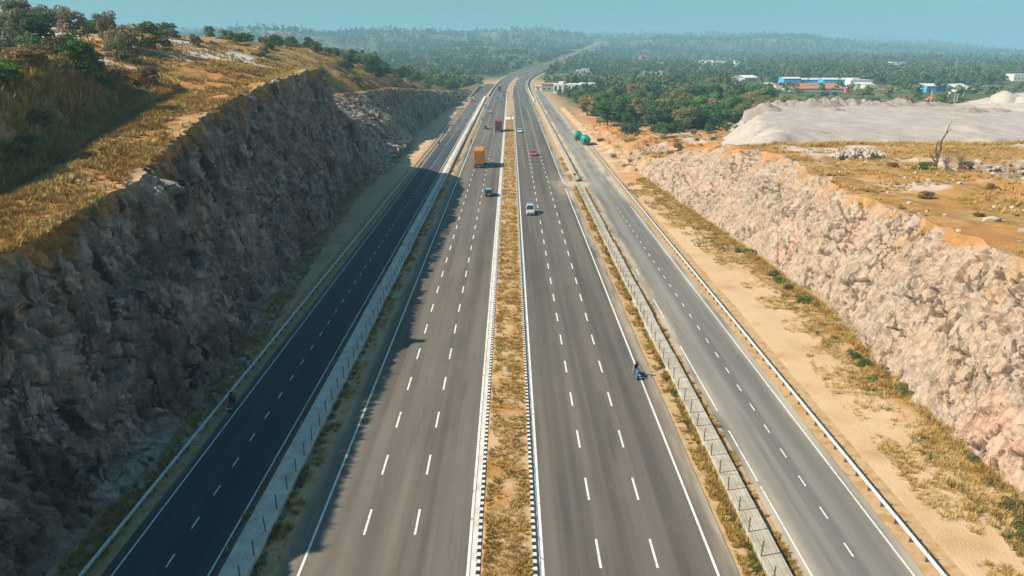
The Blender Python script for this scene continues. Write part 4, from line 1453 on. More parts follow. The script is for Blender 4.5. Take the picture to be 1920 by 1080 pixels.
# ------------------------------------------------------------------ the gravel terrace with its heaps
gx_ = np.linspace(40, 330, 240)
gy_ = np.linspace(150, 345, 170)
X, Y = np.meshgrid(gx_, gy_)
front = 179 + 0.02 * (X - 66) + 2.5 * noise2(X, Y * 0, 14, 201, 2)
back = 302 + 3 * noise2(X, Y * 0, 18, 202, 2)
leftx = 66 + (Y - 180) * 0.345 + 1.6 * noise2(Y, X * 0, 12, 203, 3)
dist = np.minimum(np.minimum(X - leftx, Y - front), np.minimum(back - Y, 320 - X))
Zt = np.where(dist > 0, 1, 1) * (11.0 + 0.72 * np.minimum(dist, 0)) + 0.35 * noise2(X, Y, 16, 204, 3) + 0.16 * noise2(X, Y, 4, 205, 3) + 0.5 * np.clip(-dist, 0, 4) / 4 * noise2(X + Y, X - Y, 3.0, 209, 3)
Zt += 2.0 * sm(X - leftx, 22, 0) * sm(Y, 210, 190) * sm(X - leftx, -2, 4) * (0.6 + 0.4 * noise2(X, Y, 9, 206, 2))   # low bank at the near left corner
Zt += 1.3 * np.exp(-((Y - 200 - 0.02 * X) / 6.0) ** 2) * sm(X, 118, 132) * (0.8 + 0.4 * noise2(X, Y, 9, 207, 2))      # long low bank at the right
Zt = np.maximum(Zt, -1.0)
o = np_obj('gravel_terrace', np.stack([X.ravel(), Y.ravel(), Zt.ravel()], 1), grid_faces(170, 240), [M['gravel']], smooth=True)
props(o, kind='structure', label='broad pale terrace of crushed stone with a sloping side')

def heap(x, y, rx, ry, h, label, mat, seed, name='gravel_heap', group=None, n=26, z=10.4):
    nr = 12 if n < 40 else 30
    r = np.linspace(0, 1, nr)
    a = np.linspace(0, 2 * math.pi, n, endpoint=False)
    A, Rr = np.meshgrid(a, r)
    k = 1 + 0.13 * noise2(np.cos(A) * 2, np.sin(A) * 2, 1.0, seed, 2)
    X = rx * Rr * np.cos(A) * k
    Y = ry * Rr * np.sin(A) * k
    Zsk = np.where(Rr > .98, -3.5, 0.0)
    Z = Zsk + h * np.clip(1.06 - np.sqrt(Rr ** 2 * 1.0 + 0.025), 0, 1) + 0.30 * noise2(X, Y, 2.2, seed, 4) * (1.1 - Rr) * min(h, 3) 
    f = []
    if n > 40:                                # a big mound: dumped loads and gullies all over it
        Z = Z + (1 - Rr ** 3) * (0.9 * noise2(X, Y, 7.0, seed + 1, 3) + 0.5 * np.abs(noise2(A * 6, Rr * 2, 1.0, seed + 2, 3)))
    for i in range(nr - 1):
        for j in range(n):
            f.append((i * n + j, i * n + (j + 1) % n, (i + 1) * n + (j + 1) % n, (i + 1) * n + j))
    o = np_obj(name, np.stack([X.ravel(), Y.ravel(), Z.ravel()], 1), np.array(f)[:, ::-1], [mat], smooth=True)
    o.location = (x, y, z)
    return props(o, label=label, cat='gravel heap', group=group)
for i, px in enumerate((1462, 1490, 1523, 1548, 1572, 1600, 1622, 1640, 1662, 1686, 1708, 1735, 1762)):
    D = 292 + random.uniform(-4, 3)
    heap((px - 957) / 1280 * D * .966, D, random.uniform(5.0, 9.5), random.uniform(5, 7), random.uniform(2.2, 4.3), 'grey brown gravel heap in the row along the far edge of the terrace', M['gravel_heap'], 300 + i, group='gravel heaps along the far edge of the terrace')
heap(97, 268, 9, 6, 3.4, 'wide dark gravel heap at the left end in front of the row', M['gravel_heap'], 330)
heap(123, 268, 6, 4.5, 2.4, 'low gravel heap standing in front of the row left of the middle', M['gravel_heap'], 331)
heap(172, 262, 8.5, 5, 3.0, 'darker gravel heap alone before the big mound, left of its pair', M['gravel_heap'], 332)
heap(181.5, 262, 7.5, 5, 2.6, 'darker gravel heap alone before the big mound, right of its pair', M['gravel_heap'], 333)
heap(75.5, 197, 6.5, 5, 2.2, 'low pale gravel heap at the near left corner of the terrace', M['gravel_heap'], 334)
heap(84, 190, 5.5, 4, 1.8, 'low gravel heap beside the dry grass at the terrace front', M['gravel_heap'], 335)
for i, (x, y, rx, ry, h, lab) in enumerate([(222, 292, 34, 22, 6.4, 'largest pale gravel mound rising behind the terrace at the right'), (204, 262, 20, 15, 4.6, 'pale gravel mound with rilled sides before the largest mound'),
                                            (230, 262, 22, 15, 4.2, 'pale gravel mound cut by the right photo edge')]):
    heap(x, y, rx, ry, h, lab, M['gravel'], 350 + i, 'gravel_mound', n=90)
for i in range(8):
    heap(204 + i * 7, 290 + random.uniform(-6, 6), random.uniform(4, 7), random.uniform(4, 6), random.uniform(1.8, 3.2), 'small gravel heap dumped on top of the largest mound', M['gravel'], 370 + i, group='small heaps on top of the largest mound', z=14.4)

# ------------------------------------------------------------------ woods far off
def low_tree(seed, n=90, R=4.4, h=8.5):
    return leaf_cloud(seed, crown_lobes(seed, R, 2.0, h, 9), n, 0.95)
protos = [low_tree(500 + i, 150, [4.4, 5, 3.6, 4.6, 3.0][i], [8.5, 8, 10, 7, 12][i]) for i in range(5)]
n = 36000
Dd = 430 * np.exp(rng.random(n) ** 1.05 * math.log(4700 / 430))
r = rng.uniform(-0.95, 1.05, n)
x, y = r * Dd, Dd
rx_ = np.abs(x - road_x(y))
k = rx_ > np.interp(y, [400, 900, 1300, 4000], [40, 30, 26, 34])
k &= ~((x < -30) & (y < 700) & (rng.random(n) < .4))
k &= ~((x > 34) & (y < 470) & (x < 360))
k &= ~((x / y > .33) & (x / y < .72) & (y < 690) & (rng.random(n) < .95))
k &= ~((noise2(x, y, 130, 401, 4) > .34) & (y < 3000))
k &= noise2(x, y, 420, 402, 3) < .56
for bx_, by_, bw_ in ((204, 985, 14), (186, 975, 12), (103, 1020, 20), (294, 1440, 22), (310, 1500, 14), (276, 1660, 14), (382, 1600, 22), (355, 1900, 24), (706, 1480, 20), (724, 1470, 14), (800, 1485, 26), (254, 760, 14), (562, 788, 16)):
    k &= ~((np.abs(x * by_ / y - bx_) < bw_) & (y > by_ - 170) & (y < by_ + 8))
k &= ~((x / y > .255) & (x / y < .335) & (y > 1180) & (y < 1780) & (rng.random(n) < .8))
k &= ~((np.abs(x - 60) < 34) & (y > 540) & (y < 640))
x, y = x[k], y[k]
z = surface_h(x, y) - .4
s = (.62 + .75 * rng.random(len(x))) * np.interp(y, [400, 1000, 2000, 4500], [.85, 1.1, 1.45, 2.0])
scatter('far_woods', np.stack([x, y, z], 1), s, rng.random(len(x)) * 6.28, rng.integers(0, 5, len(x)), protos, [M['leaf_far']], 'hazy mass of trees covering the plain and far hills')
# ------------------------------------------------------------------ buildings of the plain
for nm, c in (('wall_white', (0.72, 0.69, 0.62)), ('wall_cream', (0.62, 0.52, 0.36)), ('wall_blue', (0.10, 0.36, 0.62)), ('wall_grey', (0.38, 0.37, 0.35)), ('wall_pink', (0.62, 0.16, 0.18)),
              ('roof_terracotta', (0.46, 0.19, 0.10)), ('roof_sheet', (0.60, 0.62, 0.62)), ('roof_grey', (0.42, 0.42, 0.41)), ('roof_white', (0.74, 0.72, 0.67)), ('orange_red', (0.60, 0.13, 0.05))):
    M[nm] = plain(nm, c, 0.8, 0.2, vary=0.14, scale=0.4)
M['glass_dark'] = plain('dark_window_glass', (0.025, 0.035, 0.045), 0.12, 0.5)

def building(x, y, w, d, h, rot, wall, roof, label, cat='building', kind='flat', win=0, wh=1.4, ww=1.2, name='house', rise=1.2, wz=None, extra=None, group=None):
    z = float(surface_h(x, y)[0]) - .3
    root = empty(name, (x, y, z), math.radians(rot), label=label, cat=cat, group=group)
    MB().box(-w / 2, w / 2, -d / 2, d / 2, 0, h).obj('wall', M[wall], root)
    o_ = 0.35
    if kind == 'flat':
        MB().box(-w / 2 - .12, w / 2 + .12, -d / 2 - .12, d / 2 + .12, h, h + .45).obj('roof', M[roof], root)
    elif kind == 'shed':
        MB().add([(-w / 2 - o_, -d / 2 - o_, h), (w / 2 + o_, -d / 2 - o_, h), (w / 2 + o_, d / 2 + o_, h + rise), (-w / 2 - o_, d / 2 + o_, h + rise),
                  (-w / 2 - o_, -d / 2 - o_, h + .15), (w / 2 + o_, -d / 2 - o_, h + .15), (w / 2 + o_, d / 2 + o_, h + rise + .15), (-w / 2 - o_, d / 2 + o_, h + rise + .15)], b6).obj('roof', M[roof], root)
    else:
        MB().prism_x([(-d / 2 - o_, h), (0, h + rise), (d / 2 + o_, h), (d / 2 + o_, h + .15), (0, h + rise + .18), (-d / 2 - o_, h + .15)], -w / 2 - o_, w / 2 + o_).obj('roof', M[roof], root)
        MB().prism_x([(-d / 2, h - .01), (d / 2, h - .01), (0, h + rise - .02)], -w / 2 + .003, w / 2 - .003).obj('gable', M[wall], root)
    for i in range(win):
        cx = -w / 2 + w * (i + .5) / win
        zz = wz if wz is not None else h * .35
        f = MB().box(cx - ww / 2 - .12, cx + ww / 2 + .12, -d / 2 - .07, -d / 2 + .05, zz - .12, zz + wh + .12).obj('window', M['wall_grey'], root)
        MB().box(cx - ww / 2, cx + ww / 2, -d / 2 - .10, -d / 2 - .04, zz, zz + wh).obj('pane', M['glass_dark'], f)
    if extra:
        extra(root)
    return root

def roof_boxes(root):
    MB().box(-13, -7, -3, 2, 7.3, 9.4).obj('roof_room', M['wall_white'], root)
    MB().box(4, 17, 1, 6, 7.3, 8.3).obj('roof_room', M['roof_white'], root)
building(53, 590, 34, 15, 7, -6, 'wall_white', 'roof_white', 'large white flat roofed building with tall dark openings behind the grove', win=9, wh=3.6, ww=1.5, wz=2.2, name='white_building', extra=roof_boxes)
building(33, 612, 12, 10, 6.6, 0, 'wall_grey', 'roof_terracotta', 'terracotta roofed house tucked behind the large white building', kind='gable', win=3)
building(266, 678, 16, 14, 7.2, 0, 'wall_blue', 'roof_sheet', 'short bright blue shed with pale sheet roof behind a bushy tree', kind='gable', name='blue_shed', cat='shed', win=2)
building(287, 684, 26, 12, 6.0, 0, 'wall_blue', 'roof_sheet', 'middle stretch of the blue sheds partly hidden by trees', kind='gable', name='blue_shed', cat='shed')
building(308, 672, 30, 14, 6.6, -3, 'wall_blue', 'roof_sheet', 'long bright blue shed above the terracotta roof', kind='gable', name='blue_shed', cat='shed', win=4)
building(254, 596, 44, 20, 2.6, -2, 'wall_grey', 'roof_terracotta', 'long low shed under a wide terracotta roof before the blue sheds', kind='shed', rise=3.4, name='tiled_shed', cat='shed')
building(254, 760, 15, 12, 5, 10, 'wall_grey', 'roof_roof' if 0 else 'roof_white', 'small grey shed with white sloping roof above the right grove', kind='shed', rise=2.0, name='shed', cat='shed')
building(254, 800, 9, 8, 5.5, 0, 'wall_white', 'orange_red', 'white house with red roof edge behind the small grey shed', win=2)
building(228, 645, 22, 8, 3.4, 4, 'wall_grey', 'roof_grey', 'low grey workshop roofs left of the blue sheds', kind='shed', name='workshop', cat='workshop', win=4)
building(240, 632, 9, 8, 3.2, -8, 'wall_cream', 'roof_terracotta', 'small tan hut right of the grey workshop', cat='hut', name='hut')
building(324, 664, 22, 14, 6, 5, 'wall_white', 'roof_white', 'broad white house with stepped roofs right of the blue sheds', win=4, extra=lambda r: MB().box(-8, 0, -4, 4, 6.45, 8.2).obj('roof_room', M['wall_white'], r))
building(318, 640, 14, 9, 4, -6, 'wall_grey', 'roof_sheet', 'grey lean-to roofs below the broad white house', kind='shed', cat='shed', name='shed')
building(305, 603, 11, 8, 4.6, 0, 'wall_cream', 'wall_cream', 'cream rendered house at the edge of the brown trees', win=3)
building(293, 612, 7, 7, 4.8, 0, 'wall_white', 'roof_white', 'narrow white house left of the cream rendered house', win=1)
building(270, 566, 4.5, 4, 2.6, 0, 'orange_red', 'orange_red', 'small orange red cabin among the brown trees', cat='cabin', name='cabin')
building(347, 582, 18, 10, 5, 4, 'wall_blue', 'roof_sheet', 'open fronted blue workshop with pale roof behind the steel poles', kind='shed', rise=1.6, name='workshop', cat='workshop', win=3)
building(356, 560, 18, 10, 3.2, 28, 'wall_white', 'roof_white', 'white sloping roof beside the top of the largest gravel mound', kind='shed', rise=4.2, cat='shed', name='shed')
building(562, 788, 20, 14, 7, 0, 'wall_white', 'roof_white', 'white two storey building at the right photo edge', win=5, name='white_building')
building(204, 985, 9, 8, 5, 0, 'wall_white', 'roof_white', 'small white house alone in the middle of the wooded plain', win=2)
building(186, 975, 8, 8, 5, 0, 'wall_cream', 'roof_terracotta', 'small cream house left of the lone white house on the plain', win=2)
building(108, 1025, 10, 8, 6, 0, 'wall_white', 'wall_blue', 'pale house with teal roof right of the climbing road', win=2)
building(98, 1010, 9, 8, 4, 0, 'wall_white', 'roof_white', 'low white house right of the climbing road', win=2)
building(294, 1440, 24, 12, 6, 0, 'wall_cream', 'roof_white', 'cream building on the plain below the pink roof', win=4)
building(310, 1500, 14, 12, 6, 0, 'wall_white', 'wall_blue', 'white house with blue roof right of the cream building', win=2)
building(276, 1660, 12, 12, 8, 0, 'wall_white', 'roof_white', 'tall white house left of the cream building on the plain', win=2)
building(382, 1600, 26, 14, 7, 0, 'wall_white', 'roof_white', 'wide white house in the far woods left of the village', win=5)
building(355, 1900, 26, 14, 9, 0, 'wall_pink', 'wall_pink', 'bright pink building far off in the hazy woods', win=4)
building(706, 1480, 22, 12, 6, 0, 'wall_white', 'roof_white', 'white house in the far right woods', win=3)
building(724, 1470, 12, 12, 5, 0, 'wall_white', 'wall_blue', 'white house with pale blue roof in the far right woods', win=2)
building(800, 1485, 30, 12, 6, 0, 'wall_white', 'roof_white', 'long white shed in the far right woods', name='shed', cat='shed', win=3)
rr = random.Random(5)
for i in range(34):
    px = rr.uniform(1308, 1388)
    D = rr.uniform(1340, 1760)
    wl = rr.choice(('wall_white', 'wall_white', 'wall_white', 'wall_cream', 'wall_pink' if i % 7 == 0 else 'wall_white'))
    rf = rr.choice(('roof_white', 'roof_white', 'roof_terracotta', 'roof_grey'))
    building((px - 957) / 1280 * D * 0.945, D, rr.uniform(9, 17), 10, rr.uniform(5, 11), rr.uniform(-15, 15), wl, rf,
             {'wall_white': 'white', 'wall_cream': 'cream', 'wall_pink': 'pinkish red'}[wl] + ' house in the hazy village with ' + {'roof_white': 'flat white', 'roof_terracotta': 'terracotta', 'roof_grey': 'grey'}[rf] + ' roof',
             win=3, group='houses of the hazy village, ' + wl[5:] + ' ' + rf[5:])
# far road bridge, masts and poles
root = empty('road_bridge', (186, 1830, float(road_z(1830)) + 6.5), math.radians(4), label='pale bridge deck crossing over the distant highway', cat='bridge')
MB().box(-46, 46, -6, 6, -1.3, 0).obj('deck', M['concrete'], root)
for yy_ in (-5.8, 5.8):
    MB().box(-46, 46, yy_ - .2, yy_ + .2, 0.003, 1.2).obj('parapet', M['concrete'], root)
for xx_ in (-24, 0, 24):
    MB().box(xx_ - .8, xx_ + .8, -4, 4, -9, -1.303).obj('pier', M['concrete'], root)
root = empty('mast', (560, 900, float(surface_h(560, 900)[0])), label='thin steel mast rising over the right woods', cat='mast')
MB().tube([(0, 0, -1), (0, 0, 24)], [.45, .2], 6).obj('pole', M['steel'], root)
for k in range(3):
    MB().box(-1.6, 1.6, -.12, .12, 17 + 2.5 * k, 17.3 + 2.5 * k).obj('cross_arm', M['steel'], root)
for i in range(6):
    x, y = 268 + i * 3.3 + random.uniform(-1, 1), 446 + random.uniform(-6, 8)
    root = empty('steel_pole', (x, y, float(surface_h(x, y)[0])), label='thin steel pole standing behind the gravel terrace by the orange excavator', cat='pole', group='steel poles behind the gravel terrace')
    MB().tube([(0, 0, -.5), (0, 0, random.uniform(6.5, 9))], [.16, .12], 6).obj('shaft', M['steel'], root)
    MB().box(-.5, .5, -.5, .5, -.3, .25).obj('footing', M['concrete'], root)

M['track_rubber'] = plain('black_rubber', (0.022, 0.022, 0.022), 0.85, 0.2)
M['machine_orange'] = plain('orange_machine_paint', (0.62, 0.16, 0.035), 0.45, 0.4)
def excavator(x, y, rz, label):
    root = empty('excavator', (x, y, float(surface_h(x, y)[0])), rz, label=label, cat='excavator')
    for s in (-1, 1):
        MB().prism_x([(-1.9, .25), (-1.5, 0), (1.5, 0), (1.9, .25), (1.9, .6), (1.5, .85), (-1.5, .85), (-1.9, .6)], s * 1.2 - .3, s * 1.2 + .3).obj('track', M['track_rubber'], root)
    MB().box(-1.4, 1.4, -2.2, 1.4, 1.0, 2.1, .94, .94).obj('body', M['machine_orange'], root, bevel=.08)
    MB().box(-.6, .6, -.6, .6, .85, 1.0).obj('turntable', M['steel_dark'], root)
    cb = MB().box(-1.35, -.25, .1, 1.7, 2.103, 3.4, .9, .85).obj('cab', M['machine_orange'], root, bevel=.05)
    MB().box(-1.2, -.4, 1.66, 1.75, 2.4, 3.2).obj('windscreen', M['glass_dark'], cb)
    MB().prism_x([(1.2, 1.6), (3.4, 4.6), (3.7, 4.5), (1.7, 1.5)], .1, .6).prism_x([(3.4, 4.6), (5.6, 4.0), (5.6, 3.7), (3.6, 4.2)], .12, .58).obj('boom', M['machine_orange'], root)
    MB().prism_x([(5.5, 4.1), (5.9, 4.0), (5.5, 1.9), (5.2, 1.9)], .15, .55).obj('arm', M['machine_orange'], root)
    MB().prism_x([(5.0, 1.9), (5.7, 2.0), (5.9, 1.1), (5.0, .8), (4.6, 1.3)], -.3, 1.0).obj('bucket', M['steel_dark'], root)
    return root
excavator(262, 462, 1.9, 'orange excavator working behind the far gravel heaps')
excavator(279, 470, -1.4, 'second orange excavator half hidden behind the steel poles')

# ------------------------------------------------------------------ vehicles
t = NT('car_paint', 0.28, 0.5)
t.b.inputs['Coat Weight'].default_value = 0.5
oc = t.n('ShaderNodeObjectInfo').outputs['Color']
dn = t.noise(2.5, 4, t.objpos())
M['car_paint'] = t.color(t.mix(t.mrange(dn, 0.5, 0.8, 0, 0.22), oc, (0.42, 0.36, 0.29)))
M['tyre'] = M['track_rubber']
M['rim'] = plain('alloy', (0.45, 0.45, 0.46), 0.35, 0.5, 0.7)
M['lamp_white'] = plain('lamp_glass', (0.75, 0.77, 0.78), 0.15, 0.6)
M['lamp_red'] = plain('red_lamp', (0.42, 0.02, 0.015), 0.25, 0.5)
M['plate'] = plain('number_plate', (0.75, 0.75, 0.72), 0.5)
M['trim'] = plain('black_trim', (0.03, 0.03, 0.032), 0.6)

def wheel(root, x, y, r, w, name='wheel'):
    o = MB().tube([(-w / 2, 0, 0), (-w * .4, 0, 0), (w * .4, 0, 0), (w / 2, 0, 0)], [r * .86, r, r, r * .86], 18).obj(name, M['tyre'], root, (x, y, r), smooth=False)
    MB().tube([(-w / 2 - .012, 0, 0), (w / 2 + .012, 0, 0)], r * .6, 12).obj('rim', M['rim'], o)
    return o

def car(x, y, rz, col, label, L=4.0, W=1.72, H=1.5, kind='hatch', group=None, name='car', cat='car', roofcol=None, z=0.0):
    root = empty(name, (x, y, z + 0.002), rz, label=label, cat=cat, group=group)
    w = W / 2
    belt = H * .62
    hood = belt * (.93 if kind == 'suv' else .86)
    st = [(-.5, .84, .40, belt * .80), (-.475, .97, .26, belt * .97), (-.25, 1.0, .22, belt), (.10, 1.0, .22, belt), (.22, 1.0, .22, belt * .98), (.32, .98, .22, hood), (.46, .94, .24, hood * .90), (.5, .80, .38, hood * .72)]
    secs = []
    for fy, kw, z0, z1 in st:
        zm = z0 + (z1 - z0) * .55
        secs.append([(-w * kw * .93, fy * L, z0), (-w * kw, fy * L, zm), (-w * kw * .92, fy * L, z1), (w * kw * .92, fy * L, z1), (w * kw, fy * L, zm), (w * kw * .93, fy * L, z0)])
    b = MB().loft(secs).obj('body', M['car_paint'], root, bevel=.03)
    b.color = (*col, 1)
    back0, back1 = (-.485, -.44) if kind in ('suv', 'van') else (-.47, -.36)
    if kind == 'sedan':
        back0, back1 = -.36, -.20
    f0, f1 = (.46, .34) if kind == 'van' else (.23, .07)
    zb = belt - .015
    g = [(-.90 * w, back0 * L, zb), (.90 * w, back0 * L, zb), (.90 * w, f0 * L, zb), (-.90 * w, f0 * L, zb), (-.74 * w, back1 * L, H - .05), (.74 * w, back1 * L, H - .05), (.74 * w, f1 * L, H - .05), (-.74 * w, f1 * L, H - .05)]
    MB().add(g, b6).obj('cabin_glass', M['glass_dark'], root)
    r_ = [(-.76 * w, (back1 - .012) * L, H - .048), (.76 * w, (back1 - .012) * L, H - .048), (.76 * w, (f1 + .012) * L, H - .048), (-.76 * w, (f1 + .012) * L, H - .048)]
    ro = MB().add(r_ + [(px_ * .94, py_ * .97, H) for px_, py_, _ in r_], b6).obj('roof', M['car_paint'], root, bevel=.012)
    ro.color = (*(roofcol or col), 1)
    mid = (back0 + f0) * .5
    for s in (-1, 1):
        for a, bq in ((0, 4), (3, 7)):
            p0, p1 = Vector(g[a]), Vector(g[bq])
            p0.x, p1.x = s * abs(p0.x) * 1.012, s * abs(p1.x) * 1.012
            q = MB().tube([p0, p1], .05, 4).obj('pillar', M['car_paint'], root)
            q.color = (*col, 1)
        q = MB().tube([(s * .905 * w, mid * L, zb), (s * .75 * w, mid * L, H - .04)], .045, 4).obj('pillar', M['car_paint'], root)
        q.color = (*col, 1)
        MB().box(s * w * .60 - .16, s * w * .60 + .16, .468 * L, .488 * L, hood * .70, hood * .84, .8, 1).obj('headlight', M['lamp_white'], root)
        MB().box(s * w * .74 - .10, s * w * .74 + .10, -.498 * L, -.475 * L, belt * .66, belt * .90).obj('tail_light', M['lamp_red'], root)
        MB().box(s * (w + .10) - .08, s * (w + .10) + .08, .17 * L, .17 * L + .10, belt - .02, belt + .13).obj('mirror', M['trim'], root)
        for fy in (-.31, .31):
            wheel(root, s * (w - .11), fy * L, .32 if kind != 'suv' else .36, .2)
    MB().box(-.55 * w, .55 * w, .492 * L, .503 * L, .42, hood * .62).obj('grille', M['trim'], root)
    MB().box(-.82 * w, .82 * w, -.507 * L, -.49 * L, .36, .52).obj('rear_bumper', M['trim'], root)
    MB().box(-.25, .25, .504 * L, .509 * L, .42, .53).obj('number_plate', M['plate'], root)
    MB().box(-.25, .25, -.512 * L, -.508 * L, .56, .67).obj('number_plate', M['plate'], root)
    return root
AWAY, NEAR = 0.0, math.pi
car(4.25, 143.0, NEAR, (0.40, 0.45, 0.47), 'silver white sport utility car coming towards the camera beside the median', 4.4, 1.85, 1.85, 'suv')
car(-5.15, 162.5, AWAY, (0.035, 0.045, 0.055), 'dark car with pale blue roof driving away beside the median', 4.3, 1.85, 1.75, 'suv', roofcol=(0.16, 0.32, 0.42))
car(7.75, 228, NEAR, (0.62, 0.03, 0.03), 'bright red hatchback coming in the middle lane of the right carriageway', 3.9, 1.75, 1.5)
car(4.0, 294, NEAR, (0.78, 0.78, 0.76), 'white car coming beside the median beyond the red hatchback', 4.3, 1.78, 1.5, 'sedan')
car(-10.5, 307, AWAY, (0.19, 0.03, 0.06), 'small maroon car driving away left of the maroon truck', 3.8, 1.75, 1.55)
car(-11.4, 386, AWAY, (0.62, 0.70, 0.72), 'pale silver car driving away beyond the maroon car', 4.2, 1.75, 1.5)
car(-15.3, 426, AWAY, (0.60, 0.63, 0.64), 'pale grey van standing on the left shoulder far ahead', 4.6, 1.9, 1.95, 'van', name='van', cat='van')
car(-7.0, 470, AWAY, (0.10, 0.40, 0.46), 'teal car, nearest of three small blue cars far ahead', 4.1, 1.75, 1.5)
car(-8.6, 505, AWAY, (0.13, 0.25, 0.32), 'dark blue car in the middle of three far ahead', 4.1, 1.75, 1.6)
car(-8.6, 535, AWAY, (0.42, 0.60, 0.62), 'pale teal van, farthest of three vehicles far ahead', 4.6, 1.9, 2.0, 'van', name='van', cat='van')
car(-4.6, 528, AWAY, (0.20, 0.03, 0.06), 'maroon car far ahead beside the median', 4.0, 1.75, 1.5)
car(4.5, 690, NEAR, (0.70, 0.76, 0.76), 'tiny pale car far off on the right carriageway near the bend', 4.4, 1.8, 1.6)
car(-9, 780, AWAY, (0.06, 0.07, 0.08), 'tiny dark car far off where the left carriageway bends', 4.4, 1.8, 1.6, z=float(road_z(780)))
car(-25.7, 478, AWAY, (0.48, 0.03, 0.05), 'red car at the far end of the left service road, right of its pair', 3.8, 1.75, 1.6)
car(-29.4, 472, AWAY, (0.42, 0.03, 0.04), 'red car parked off the left service road by the grey bush, left of its pair', 3.6, 1.7, 1.6)

def truck(x, y, rz, col, label, L=10.5, W=2.9, H=5.0, name='container_truck'):
    root = empty(name, (x, y, 0.002), rz, label=label, cat='truck')
    w = W / 2
    m = plain('truck_body_paint', col, 0.55, 0.35, vary=0.25, scale=0.8)
    z0, yb, yf = 1.15, -L / 2, L / 2 - 2.3
    MB().box(-w, w, yb, yf, z0, H).obj('cargo_box', m, root, bevel=.04)
    n = 14
    for s in (-1, 1):
        mb = MB()
        for i in range(n):
            cy = yb + (yf - yb) * (i + .5) / n
            mb.box(s * (w + .02) - .03, s * (w + .02) + .03, cy - .16, cy + .16, z0 + .15, H - .15)
        mb.obj('side_ribs', m, root)
        MB().box(s * w * .5 - w * .46, s * w * .5 + w * .46, yb - .06, yb + .01, z0 + .12, H - .14).obj('rear_door', m, root, bevel=.02)
        for q in (.28, .68):
            MB().tube([(s * w * q, yb - .09, z0 + .2), (s * w * q, yb - .09, H - .2)], .022, 6).obj('lock_bar', M['steel_dark'], root)
        MB().box(s * w * .8 - .16, s * w * .8 + .16, yb - .05, yb + .05, .82, 1.0).obj('tail_light', M['lamp_red'], root)
        for yy_, in ((yb + 1.3,), (yb + 2.6,), (yf + 1.2,)):
            wheel(root, s * (w - .28), yy_, .5, .5 if yy_ < yf else .3)
        MB().box(s * (w - .3) - .3, s * (w - .3) + .3, yb + .55, yb + .6, .3, 1.0).obj('mudflap', M['trim'], root)
    MB().box(-w * .45, w * .45, yb + .2, yf + 2.0, .72, 1.147).obj('chassis', M['trim'], root)
    MB().box(-w * .9, w * .9, yb - .03, yb + .12, .55, .75).obj('rear_bumper', M['steel_dark'], root)
    MB().box(-.26, .26, yb - .06, yb - .035, .58, .7).obj('number_plate', M['plate'], root)
    cabn = MB().box(-w * .92, w * .92, yf + .25, L / 2, .75, 2.9, .94, .86).obj('cab', m, root, bevel=.08)
    MB().box(-w * .78, w * .78, L / 2 - .16, L / 2 - .04, 1.75, 2.6, .96, 1).obj('windscreen', M['glass_dark'], cabn)
    return root
truck(-9.3, 207, AWAY, (0.52, 0.20, 0.035), 'tall orange container truck driving away on the left carriageway', 10.5, 2.95, 5.2)
truck(-5.0, 299, AWAY, (0.17, 0.050, 0.050), 'dark maroon container truck driving away beside the median', 9.0, 2.75, 4.6)
truck(-8.9, 590, AWAY, (0.26, 0.06, 0.05), 'distant red truck high up the left carriageway', 9.0, 2.7, 4.2)

def tipper(x, y, rz, label):
    root = empty('tipper_truck', (x, y, 0.0), rz, label=label, cat='truck')
    tarp = M.get('tarp') or M.setdefault('tarp', plain('teal_green_tarpaulin', (0.015, 0.36, 0.25), 0.6, 0.3, vary=0.22, scale=1.2))
    steel = M.get('tipper_steel') or M.setdefault('tipper_steel', plain('dark_green_steel', (0.045, 0.16, 0.13), 0.6, 0.3, vary=0.25))
    MB().box(-1.25, 1.25, -3.9, 1.4, 1.1, 2.6, 1.04, 1.02).obj('load_bed', steel, root, bevel=.04)
    secs = []
    for i in range(9):
        yy_ = -4.0 + 5.5 * i / 8
        k = .75 + .25 * math.sin(math.pi * (i + .6) / 9.2)
        secs.append([(-1.36, yy_, 2.0 + .16 * (i % 2))] + [(-1.34 + 2.68 * j / 6, yy_, 2.45 + (.62 + .13 * ((i * 3 + j * 5) % 4)) * k * math.sin(math.pi * j / 6) ** .45) for j in range(7)] + [(1.36, yy_, 2.0 + .16 * ((i + 1) % 2))])
    MB().loft(secs).obj('tarpaulin', tarp, root)
    c = MB().box(-1.22, 1.22, 1.75, 3.7, .8, 2.85, .95, .84).obj('cab', tarp, root, bevel=.08)
    MB().box(-1.05, 1.05, 3.56, 3.66, 1.75, 2.5, .95, 1).obj('windscreen', M['glass_dark'], c)
    MB().box(-.5, .5, -3.8, 3.4, .65, 1.097).obj('chassis', M['trim'], root)
    MB().box(-1.1, 1.1, -3.95, -3.82, .55, .75).obj('rear_bumper', M['steel_dark'], root)
    for s in (-1, 1):
        for yy_ in (-2.9, -1.6, 2.6):
            wheel(root, s * .98, yy_, .5, .46 if yy_ < 0 else .3)
        MB().box(s * .95 - .14, s * .95 + .14, -3.99, -3.94, .8, .98).obj('tail_light', M['lamp_red'], root)
    return root
tipper(27.7, 256, 0.06, 'green tarpaulin covered tipper truck parked at the right roadside, the nearer one')
tipper(26.3, 269, 0.0, 'green tarpaulin covered tipper truck parked behind the other one at the right roadside')

